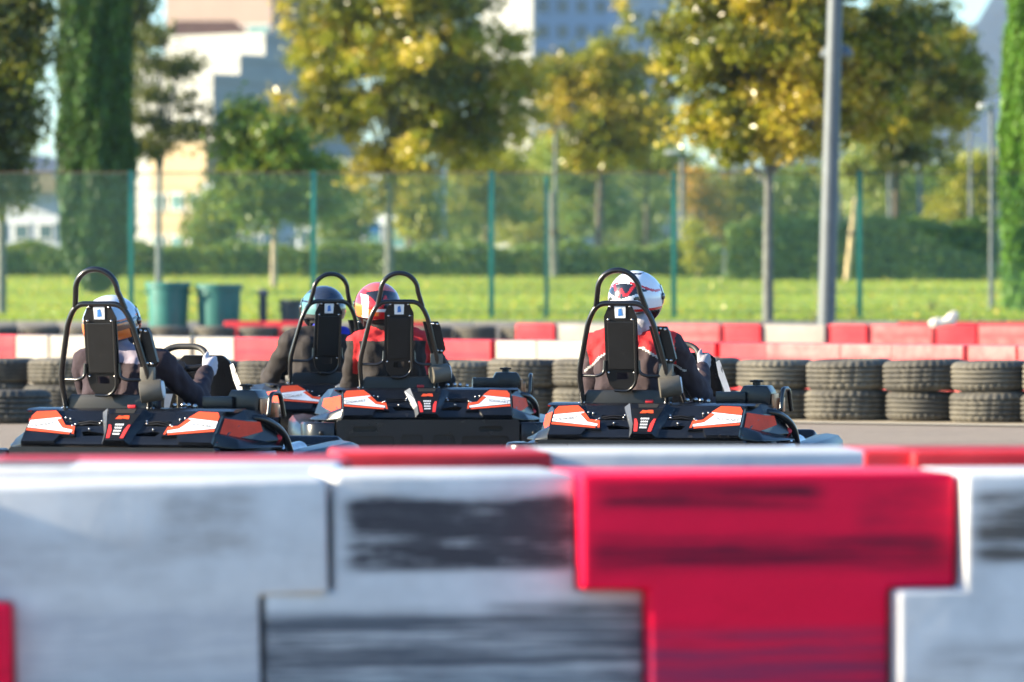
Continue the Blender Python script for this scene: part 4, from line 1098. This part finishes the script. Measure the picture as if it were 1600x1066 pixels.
def tree(name, label, px, s, base_py, trunk_r, blobs_px, leaf, ncl=70, per=90, sig=.30, size=.085, bark='bark', group=None, lean=0.0, limbs=22, cat='tree', z0=None, fork=.45):
    """blobs_px: (px, py, rx, ry) ellipses of the crown in photo pixels at scale s"""
    p = W(px, 0, s); z = zt(p.y) if z0 is None else z0
    t = thing(name, label, cat, (p.x, p.y, z), 0, group)
    bl = [((bx-px)/s, random.uniform(-.15, .15)*rx/s, CAMZ+(HZ-by)/s-z, rx/s, rx/s*.9, ry/s) for bx, by, rx, ry in blobs_px]
    cs, pts, own = blob_points(bl, ncl, per, sig); k = pts[:, 2] > .15; pts = pts[k]; own = own[k]
    if leaf in MIXES: crown_mixed(t, pts, own, cs, size, leaf)
    else: crown(t, pts, size, LF[leaf])
    top = max(c[2] for c in bl); ctr = np.array(bl[0][:3]); b = MB()
    hh = max(.6, ctr[2]*1.05); tr = [(0, 0, -.1), (lean*.3*hh, .0, hh*.3), (lean*.6*hh+.03, .02, hh*.62), (lean*hh, 0, hh)]
    b.tube(tr, [trunk_r*1.15, trunk_r*.95, trunk_r*.8, trunk_r*.45], 12)
    for c in cs[rng.permutation(len(cs))[:limbs]]:
        f = random.uniform(fork, .95); a = Vector((lean*hh*f, 0, hh*f)); c = Vector(c)
        if c.z < a.z-.3: a.z = max(hh*fork, min(a.z, c.z+.2)); a.x = lean*a.z
        m_ = a.lerp(c, .5)+Vector((random.uniform(-.1, .1), random.uniform(-.1, .1), .12))
        b.tube([a, m_, c], [trunk_r*.34, trunk_r*.22, trunk_r*.08], 6)
    b.build('trunk', M[bark], t)
    return t
def cypress(label, px, s, top_py, r, prof, leaf='cypress'):
    p = W(px, 0, s); z = zt(p.y); h = CAMZ+(HZ-top_py)/s-z
    t = thing('cypress_tree', label, 'tree', (p.x, p.y, z), 0, 'cypress trees')
    hs = np.interp(np.linspace(0, 1, 60), [q[0] for q in prof], [q[1] for q in prof])*r
    n = 62000; zz = rng.random(n); th = rng.uniform(0, 2*np.pi, n); rr = np.interp(zz, [q[0] for q in prof], [q[1] for q in prof])*r
    lump = 1+.09*np.sin(th*5+zz*11)+.07*np.sin(th*9-zz*23+1.3)+.04*np.sin(zz*60+th*3)
    rad = rr*lump*(1-.22*rng.random(n)**1.5)
    pts = np.stack([rad*np.cos(th), rad*np.sin(th), zz*h+.12], 1)
    crown(t, pts, .058, LF[leaf], elong=2.3, stretch_dir=(0, 0, 1.0), flat=0)
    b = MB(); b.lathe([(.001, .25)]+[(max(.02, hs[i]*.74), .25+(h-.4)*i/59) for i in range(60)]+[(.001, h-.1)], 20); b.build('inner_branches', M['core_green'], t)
    b = MB(); b.cyl((0, 0, -.05), (0, 0, .9), .11, .08, 12); b.build('trunk', M['bark'], t)
    return t
cypress('dark columnar cypress rising out of the picture behind the fence near the green drums', 150, 75, -420, .75, [(0, .26), (.02, .48), (.05, .80), (.10, .98), (.2, 1.0), (.35, .96), (.55, .90), (.8, .62), (1, .08)])
cypress('bright green cypress cut by the right edge of the photo', 1622, 89.5, -190, .62, [(0, .80), (.1, .95), (.3, 1.0), (.5, .92), (.8, .72), (1, .1)], 'cypress_sunlit')

AV = 'broad avenue trees with turning leaves'
tree('plane_tree', 'big broad olive and yellow tree in the upper middle, between the two gaps of buildings', 608, 65, 432, .10,
     [(640, 90, 190, 120), (560, 30, 120, 90), (730, 160, 125, 85), (530, 165, 95, 70), (640, 225, 130, 50), (500, 200, 60, 42), (610, 270, 75, 45), (600, 305, 45, 48), (760, 215, 70, 45), (820, 150, 45, 50), (470, 190, 45, 32), (650, -40, 150, 90), (470, 60, 55, 50), (800, 110, 50, 60)], 'autumn', 440, 125, .19, .082, 'bark_grey', AV, limbs=34)
tree('plane_tree', 'yellow-brown tree with a grey trunk standing just behind the fence beside the thick lamp post', 1200, 95, 498, .085,
     [(1200, 70, 180, 110), (1110, 60, 100, 95), (1320, 110, 120, 95), (1240, 175, 150, 62), (1090, 180, 62, 55), (1210, 225, 110, 32), (1220, -40, 160, 70), (1400, 60, 70, 80)], 'autumn', 520, 125, .135, .060, 'bark_grey', AV, limbs=34)
tree('plane_tree', 'olive brown tree in front of the blue mountain, right of the thick lamp post', 1400, 62, 440, .09,
     [(1430, 110, 95, 95), (1480, 150, 70, 75), (1370, 200, 80, 65), (1500, 80, 40, 55), (1440, 235, 60, 30), (1400, 30, 70, 50)], 'olive', 190, 115, .20, .09, 'bark', AV)
tree('plane_tree', 'dark green tree left of the columnar cypress with bright gaps in its crown', 3, 90, 490, .075,
     [(0, 90, 72, 120), (-50, 200, 80, 90), (28, 190, 45, 75), (5, 290, 46, 45), (40, 10, 40, 70)], 'dark', 260, 110, .20, .068, 'bark_grey', AV)
tree('plane_tree', 'dark tree mostly hidden behind the columnar cypress, its edge showing over the conifer', 200, 62, 440, .09,
     [(195, 40, 50, 70), (222, 10, 26, 45), (165, -30, 60, 60), (205, 130, 26, 40)], 'dark', 90, 105, .24, .08, 'bark', AV)
tree('poplar_tree', 'golden tree with upright pointed shoots in front of the blue tower', 935, 50, 420, .13,
     [(930, 170, 85, 75), (975, 110, 28, 85), (1018, 110, 26, 60), (905, 120, 60, 50), (1000, 190, 60, 45), (935, 80, 12, 40), (975, 40, 11, 35), (870, 100, 30, 35), (940, 235, 80, 30)], 'yellow', 190, 100, .25, .10, 'bark', None, lean=.02)
tree('conical_conifer', 'thin conifer with flat branch tiers in front of the white stepped building', 248, 70, 440, .075,
     [(275, 106, 50, 9), (235, 95, 30, 12), (250, 152, 55, 8), (300, 172, 32, 7), (225, 185, 40, 9), (290, 205, 60, 8), (250, 60, 28, 18), (240, 232, 60, 9), (330, 200, 35, 6)], 'pine', 80, 90, .16, .06, 'lamp_grey', None, limbs=26)
tree('round_tree', 'small round green tree with a pale sunlit trunk beside the broad middle tree', 428, 70, 443, .075,
     [(425, 265, 85, 75), (400, 210, 52, 50), (480, 300, 55, 48), (370, 290, 45, 45), (430, 330, 60, 22)], 'green', 130, 105, .22, .078, 'bark_pale')
tree('round_tree', 'bushy tree with orange leaves beside the white lamp post', 1095, 60, 435, .05,
     [(1092, 295, 34, 44), (1112, 330, 30, 30)], 'orange', 34, 80, .18, .07, 'bark')
tree('tall_shrub', 'narrow olive shrub at the left end of the tall hedge', 1092, 63, 436, .05,
     [(1090, 395, 22, 45), (1105, 420, 16, 20), (1075, 360, 14, 30)], 'lime', 26, 80, .13, .055, 'bark', cat='shrub')
MID = 'trees and bushes beyond the hedge'
mids = [(690, 40, [(690, 310, 60, 60), (720, 360, 55, 40)], 'pale', 'pale green bush right of the broad middle tree, beyond the hedge'),
        (760, 44, [(770, 250, 62, 45), (740, 290, 45, 60), (790, 320, 50, 50)], 'lime', 'yellow-green tree behind the third fence post'),
        (828, 38, [(830, 300, 48, 70), (820, 370, 60, 35)], 'lime', 'yellow-green tree between the double fence posts, beyond the hedge'),
        (932, 46, [(925, 330, 45, 40), (900, 280, 40, 45)], 'green', 'dark-trunked green tree above the hedge behind the white helmet'),
        (1000, 38, [(1000, 320, 50, 55), (980, 365, 55, 28), (1030, 280, 35, 40)], 'pale', 'light green bush with white blossoms of light behind the fence near the white helmet'),
        (905, 34, [(910, 250, 60, 38), (960, 255, 50, 30)], 'pale', 'pale green tree under the golden pointed tree'),
        (1150, 44, [(1150, 310, 42, 48), (1130, 360, 40, 35)], 'olive', 'olive green bush left of the grey trunk behind the fence'),
        (1250, 40, [(1250, 300, 55, 50), (1270, 340, 60, 30)], 'green', 'green tree seen between the grey trunk and the thick lamp post'),
        (1375, 42, [(1360, 250, 45, 55), (1380, 310, 55, 40)], 'pale', 'blue-green round tree right of the thick lamp post'),
        (1470, 38, [(1475, 300, 55, 38), (1430, 310, 40, 30)], 'green', 'green bush above the middle of the tall hedge'),
        (1525, 44, [(1525, 290, 40, 50), (1500, 330, 50, 25)], 'lime', 'yellow-green bush beside the far lamp post at right'),
        (560, 48, [(545, 330, 40, 60), (510, 300, 36, 50)], 'green', 'green bush between the second fence post and the broad tree'),
        (480, 36, [(470, 340, 50, 45), (520, 370, 40, 25)], 'olive', 'olive bush behind the second fence post'),
        (350, 52, [(345, 330, 22, 40), (330, 365, 26, 24)], 'green', 'slim green bush before the cream building'),
        (1420, 34, [(1410, 270, 40, 24)], 'orange', 'orange-leaved tree between two far lamp posts above the tall hedge'),
        (640, 50, [(640, 305, 24, 45), (655, 350, 22, 30)], 'lime', 'small yellowish tree right of the broad tree trunk')]
mids += [(700, 30, [(690, 350, 70, 45), (640, 370, 60, 30)], 'lime', 'sunlit yellow-green thicket behind the hedge right of the broad tree trunk'),
         (800, 28, [(800, 340, 75, 55), (860, 300, 50, 50)], 'pale', 'fresh green thicket between the third fence post and the double posts'),
         (960, 27, [(950, 350, 80, 45), (990, 290, 60, 50)], 'lime', 'sunlit yellow-green thicket behind the white helmet'),
         (1180, 28, [(1180, 340, 70, 50), (1120, 300, 45, 50)], 'pale', 'fresh green thicket behind the grey trunk at the fence'),
         (1300, 27, [(1300, 310, 80, 60), (1340, 270, 50, 50)], 'lime', 'sunlit yellow-green trees behind the thick lamp post'),
         (1450, 27, [(1450, 320, 90, 45), (1500, 290, 50, 40)], 'pale', 'fresh green tree mass above the tall hedge near the far lamp posts'),
         (520, 30, [(515, 330, 60, 55), (560, 290, 40, 40)], 'green', 'deep green trees left of the broad tree trunk'),
         (1010, 40, [(1035, 250, 45, 28), (880, 240, 50, 30)], 'pale', 'pale green treetops under the golden pointed tree')]
for px, s, bl, lf, lab in mids:
    p = W(px, 0, s); tree('bushy_tree', lab, px, s, 0, .08, bl, lf, 60, 85, .30, .11, 'bark', MID, limbs=8, z0=zt(p.y))
def stake(label, px, s, top_py, base_py, r, lean, m):
    a, c = W(px, base_py, s), W(px+lean, top_py, s); t = thing('tree_stake', label, 'stake', a)
    b = MB(); b.cyl((0, 0, -.1), tuple(c-a), r, r*.85, 12); b.build('pole', m, t)
    b = MB(); q = (c-a)*.55; b.cyl(tuple(q-Vector((0, 0, .05))), tuple(q+Vector((0, 0, .05))), r*1.35, n=12); b.build('tie', M['bark'], t)
stake('sunlit slanting wooden stake right of the thick lamp post', 1323, 66, 310, 432, .075, 14, M['stake'])
stake('pale straight wooden stake close behind the thick lamp post', 1307, 64, 300, 438, .065, 3, M['bark_pale'])
stake('grey straight stake behind the double fence posts', 867, 63, 300, 440, .10, -4, M['bark_grey'])

def hedge(label, x0, x1, s, top_py, base_py, dz=.55):
    a, c = W(x0, base_py, s), W(x1, base_py, s); z = zt(a.y); h = CAMZ+(HZ-top_py)/s-z; L_ = c.x-a.x; dp = 1.3
    t = thing('clipped_hedge', label, 'hedge', (a.x+L_/2, a.y+dp/2, z)); n = int(L_*h*900)+int(L_*dp*700)
    f = rng.random(n) < (h/(h+dp)); X = rng.uniform(-L_/2, L_/2, n); lump = .07*np.sin(X*2.3)+.05*np.sin(X*5.1+1)
    Y = np.where(f, -dp/2+rng.normal(0, .06, n)+.06*np.sin(X*3.1), rng.uniform(-dp/2, dp/2, n)); Z = np.where(f, rng.uniform(.0, 1, n)*h, h+rng.normal(0, .05, n))+lump*np.where(f, .5, 1)
    pts = np.stack([X, Y, np.maximum(Z, .03)], 1); V = leaves(pts, .065); mesh_np('foliage', V, np.arange(len(V)).reshape(-1, 4), LF['hedge'], t)
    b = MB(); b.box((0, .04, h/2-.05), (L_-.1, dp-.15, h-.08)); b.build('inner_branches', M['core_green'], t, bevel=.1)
hedge('long low clipped hedge along the far side of the lawn', -120, 1128, 62.5, 389, 433)
hedge('tall dense clipped hedge at the right of the lawn', 1136, 1562, 65.5, 349, 431)
n = 1600; gy = 94+45*rng.random(n)**1.1; gx = rng.uniform(-12, 12, n)*gy/110+.6*rng.normal(size=n)
P = np.stack([gx, gy, np.array([zt(v) for v in gy])+rng.uniform(.03, .10, n)], 1); V = leaves(P, .05, flat=1.5)
tag(mesh_np('fallen_leaves', V, np.arange(len(V)).reshape(-1, 4), LF['leaf_gold']), 'yellow autumn leaves scattered over the lawn', 'leaves', kind='stuff')
# weeds at the kerb
for px, s, lab in ((1485, 95.8, 'dry pale weed on the lawn edge near the bright cypress'), (1330, 95.6, 'yellowish weed tuft at the lawn kerb beside the thick lamp post'), (1270, 95.6, 'small weed tuft at the lawn kerb left of the thick lamp post'), (1455, 90, 'pale round weed head on the lawn behind the crumpled sack')):
    p = W(px, 0, s); t = thing('weed_tuft', lab, 'weed', (p.x, p.y, zt(p.y)), 0, 'weeds along the lawn kerb')
    pts = rng.normal(size=(90, 3))*[.07, .06, .07]+[0, 0, .16]; V = leaves(np.abs(pts)*[1, 1, 1]*np.array([1, 1, 1])-[.05, .05, 0], .03)
    mesh_np('leaves', V, np.arange(len(V)).reshape(-1, 4), LF['pale'], t)
    b = MB()
    for k in range(5): b.tube([(0, 0, 0), (random.uniform(-.06, .06), random.uniform(-.05, .05), .2)], .004, 5)
    b.build('stem', M['bark_pale'], t)

# ------------------------------------------------------------------ buildings far behind
def wallmat(name, c, var=.12): return mat(name, c, .8, var=var, scale=.5)
M['wall_white'] = wallmat('wall_white', (.37, .375, .345)); M['wall_cream'] = wallmat('wall_cream', (.44, .335, .19)); M['wall_grey'] = wallmat('wall_blue_grey', (.42, .46, .50))
M['wall_tan'] = wallmat('wall_tan', (.30, .22, .18)); M['wall_tower'] = wallmat('wall_tower', (.26, .36, .50)); M['wall_pale'] = wallmat('wall_pale', (.60, .66, .68))  # tower blue: shaded side and haze put into the wall colour
M['roof_red'] = mat('roof_tiles', (.30, .15, .11), .8, var=.3, scale=2); M['window_glass'] = mat('window_glass', (.05, .09, .11), .12, var=.3, scale=1.5); M['window_teal'] = mat('window_teal', (.10, .24, .24), .2, var=.3, scale=1.5)
M['frame_pale'] = mat('window_frame', (.6, .6, .58), .5); M['sign_blue'] = mat('sign_blue', (.03, .22, .62), .4)
def block(parent, name, px, s, top_py, w, dpt, rz, wall, rows=0, cols=0, side_cols=0, glass='window_glass', floor=3.0, z0=None, wsz=(1.1, 1.3), first=1.2, y_off=0.0, flat_roof=True):
    """box building whose front corner (nearest to the camera) stands at px; rz turns it so that two faces show"""
    p = W(px, 0, s); h = CAMZ+(HZ-top_py)/s-(zt(p.y) if z0 is None else z0)
    o = MB(); cr, sr = math.cos(rz), math.sin(rz)
    # local: corner at 0,0; left face runs along -u, right face along +v
    u = Vector((-cr, sr, 0)); v = Vector((sr, cr, 0))
    base = Vector((p.x, p.y+y_off, zt(p.y) if z0 is None else z0))-parent.location
    corners = [base, base+v*dpt, base+v*dpt+u*w, base+u*w]
    o.prism([(c.x, c.y) for c in corners], lambda x, y: (x, y, base.z), lambda x, y: (x, y, base.z+h))
    wl = o.build(name, M[wall], parent, smooth=False)
    if flat_roof:
        o = MB(); c0 = (corners[0]+corners[2])/2
        o.prism([((c.x-c0.x)*1.02+c0.x, (c.y-c0.y)*1.02+c0.y) for c in corners], lambda x, y: (x, y, base.z+h+.002), lambda x, y: (x, y, base.z+h+.35)); o.build('parapet', M[wall], parent, smooth=False)
    n_l = Vector((-sr, -cr, 0)); n_r = Vector((cr, -sr, 0))
    for (dirv, nrm_, L_, cn) in ((u, n_l, w, cols), (v, n_r, dpt, side_cols)):
        for i in range(rows):
            for j in range(cn):
                c = base+dirv*(L_*(j+.5)/cn)+Vector((0, 0, first+floor*i+wsz[1]/2))
                if c.z+wsz[1]/2 > base.z+h-.2: continue
                rot = Matrix((dirv, nrm_, Vector((0, 0, 1)))).transposed()
                q = MB(); q.box(c+nrm_*.02, (wsz[0]+.16, .12, wsz[1]+.16), rot); f = q.build('window', M[wall if 'tower' in wall else 'frame_pale'], parent, smooth=False)
                q = MB(); q.box(c+nrm_*.05, (wsz[0], .10, wsz[1]), rot); q.build('pane', M[glass], f, smooth=False)
    return wl
def bld(label, px, s): 
    p = W(px, 0, s); return thing('apartment_building', label, 'building', (p.x, p.y, zt(p.y)))
t = bld('cream apartment building with small windows behind the thin conifer', 322, 40)
block(t, 'wall', 322, 40, 235, 2.9, 3.2, R(38), 'wall_cream', 4, 3, 2, 'window_teal', 1.65, wsz=(.55, .55), first=.2)
for k, (px, s, top, lab) in enumerate(((333, 36, 128, 'lower block of the white stepped building'), (375, 34, 97, 'middle block of the white stepped building'), (414, 32, 62, 'top block of the white stepped building'))):
    if k == 0: t = bld('white stepped building with a shaded blue-grey side at upper left', 333, 36)
    block(t, 'wall', px, s, top, 6.5, 7.0, R(40), 'wall_white', 3, 3, 0, 'window_glass', 2.2, wsz=(.7, .8), first=3.2)
t = bld('tan building with a tiled roof and teal windows at the top left', 420, 22)
block(t, 'wall', 425, 22, -20, 9, 6, R(30), 'wall_tan', 5, 4, 3, 'window_teal', 3.6, wsz=(1.7, 1.7), first=5)
p = W(330, 0, 24); b = MB(); b.prism([(-3.2, 0), (2.6, 0), (1.6, 1.0), (-2.2, 1.0)], lambda x, z: (p.x-t.location.x+x, p.y-t.location.y-1, z+CAMZ+(HZ-58)/24-t.location.z), lambda x, z: (p.x-t.location.x+x, p.y-t.location.y+6, z+CAMZ+(HZ-58)/24-t.location.z)); b.build('roof', M['roof_red'], t, smooth=False)
t = bld('small grey house with a bright cream gable at far left', 90, 42)
block(t, 'wall', 92, 42, 300, 3.0, 3.2, R(20), 'wall_grey', 2, 3, 1, 'window_glass', 1.7, wsz=(.5, .5), first=.6, flat_roof=False)
p = W(92, 300, 42)-t.location; b = MB(); b.prism([(-2.6, 0), (.25, 0), (-.3, .75), (-2.0, .75)], lambda x, z: (p.x+x, p.y-.3, p.z+z), lambda x, z: (p.x+x, p.y+3, p.z+z)); b.build('roof', M['wall_cream'], t, smooth=False)
t = bld('pale low building with a bright blue sign behind the broad tree trunk', 640, 45)
block(t, 'wall', 645, 45, 262, 2.9, 3, R(22), 'wall_pale', 2, 3, 2, 'window_teal', 1.5, wsz=(.5, .7), first=.2)
block(t, 'wing_wall', 560, 44, 285, 2.4, 3, R(22), 'wall_pale', 2, 3, 2, 'window_glass', 1.5, wsz=(.5, .6), first=.2)
p = W(575, 355, 47)-t.location; b = MB(); b.box((p.x, p.y, p.z), (.75, .12, .42)); b.build('sign_panel', M['sign_blue'], t, smooth=False, bevel=.02)
t = bld('pale blue building seen low between the round tree and the cream building', 410, 42)
block(t, 'wall', 415, 42, 300, 2.6, 2.6, R(25), 'wall_grey', 2, 3, 2, 'window_glass', 1.4, wsz=(.5, .5), first=.2)
t = thing('office_tower', 'tall blue office tower with rows of windows above the golden pointed tree', 'building', (*W(834, 0, 12).xy, 2.0))
block(t, 'wall', 834, 12.0, -110, 14, 13.5, R(68), 'wall_tower', 14, 0, 5, 'window_glass', 3.3, wsz=(1.5, 1.6), first=2)
block(t, 'sunlit_end_wall', 832, 12.15, -120, 9, .8, R(40), 'wall_white', 0, 0, 0, z0=2.0)  # tower's sunlit end face, its light put in as white wall
block(t, 'wing_wall', 968, 11.6, -70, 2, 8.0, R(66), 'wall_grey', 13, 0, 4, 'window_glass', 3.3, wsz=(1.0, 1.5), first=2)
# mountains on the horizon, distance haze put into their blue colour
xs = np.linspace(-330, 330, 150); s = 5.6; Yd = FPX/s
prof = [(-2200, 150), (-400, 200), (300, 190), (760, 235), (1150, 225), (1380, 190), (1460, 150), (1530, 112), (1560, 60), (1620, -30), (1750, -160), (2000, -220), (2400, -100)]
V = []; rows = 9
for r in range(rows):
    for x in xs:
        px = 800+x*s; y = np.interp(px, [q[0] for q in prof], [q[1] for q in prof]); hz = CAMZ+(HZ-y)/s
        k = r/(rows-1); V.append((x, Yd+k*280, max(0, hz*math.sin(k*math.pi/2))+(2*math.sin(x*.27+r)+1.3*math.sin(x*.7+r*2))*k-2))
V = np.array(V); nx = len(xs); F = np.array([(j*nx+i, j*nx+i+1, (j+1)*nx+i+1, (j+1)*nx+i) for j in range(rows-1) for i in range(nx-1)])
tag(mesh_np('mountains', V, F, mat('mountain_haze_blue', (.010, .032, .065), .95, var=.4, scale=.06), None, True), kind='structure')

# ------------------------------------------------------------------ light, air, camera
EL, PHI = R(19), R(5.5)          # low sun from the left, a little on the camera's side
sd = Vector((-math.cos(PHI)*math.cos(EL), -math.sin(PHI)*math.cos(EL), math.sin(EL)))
w = bpy.data.worlds.new('World'); scene.world = w; w.use_nodes = True; nt = w.node_tree
sky = nt.nodes.new('ShaderNodeTexSky'); sky.sky_type = 'NISHITA'; sky.sun_disc = False; sky.sun_elevation = EL
sky.sun_rotation = math.atan2(sd.x, sd.y); sky.altitude = 100; sky.air_density = 1.0; sky.dust_density = .4; sky.ozone_density = 2.5
bg = nt.nodes['Background']; bg.inputs['Strength'].default_value = .095; nt.links.new(mix(nt, 1.0, sky.outputs[0], (.74, .97, 1.17), 'MULTIPLY'), bg.inputs['Color'])
ld = bpy.data.lights.new('sun', 'SUN'); ld.energy = 5.0; ld.angle = R(.53); ld.color = (1.0, .85, .62)
lo = bpy.data.objects.new('sun', ld); COL.objects.link(lo); lo.rotation_euler = sd.to_track_quat('Z', 'Y').to_euler(); lo.location = sd*60+Vector((0, 40, 0))
HAZE = .00009
if HAZE:
    b = MB(); b.box((0, 930, 64), (900, 1960, 134)); 
    m = bpy.data.materials.new('haze_air'); m.use_nodes = True; n_ = m.node_tree; n_.nodes.remove(n_.nodes['Principled BSDF'])
    pv = n_.nodes.new('ShaderNodeVolumePrincipled'); pv.inputs['Color'].default_value = (.62, .80, 1, 1); pv.inputs['Density'].default_value = HAZE
    n_.links.new(pv.outputs[0], n_.nodes['Material Output'].inputs['Volume'])
    o = b.build('haze', m, None, smooth=False); tag(o, kind='stuff'); m.cycles.homogeneous_volume = True if hasattr(m.cycles, 'homogeneous_volume') else None
cd = bpy.data.cameras.new('camera'); cam = bpy.data.objects.new('camera', cd); COL.objects.link(cam); scene.camera = cam
cam.location = (0, 0, CAMZ); cam.rotation_euler = (R(90)-math.atan((533-HZ)/FPX), 0, 0)
cd.sensor_width = 36; cd.lens = 200; cd.clip_start = .5; cd.clip_end = 20000
cd.dof.use_dof = True; cd.dof.focus_distance = 29.4; cd.dof.aperture_fstop = 3.8
vs = scene.view_settings; vs.view_transform = 'Standard'; vs.look = 'None'; vs.exposure = 1.75; vs.gamma = 1
scene.cycles.use_denoising = True; scene.cycles.max_bounces = 8; scene.cycles.transparent_max_bounces = 8
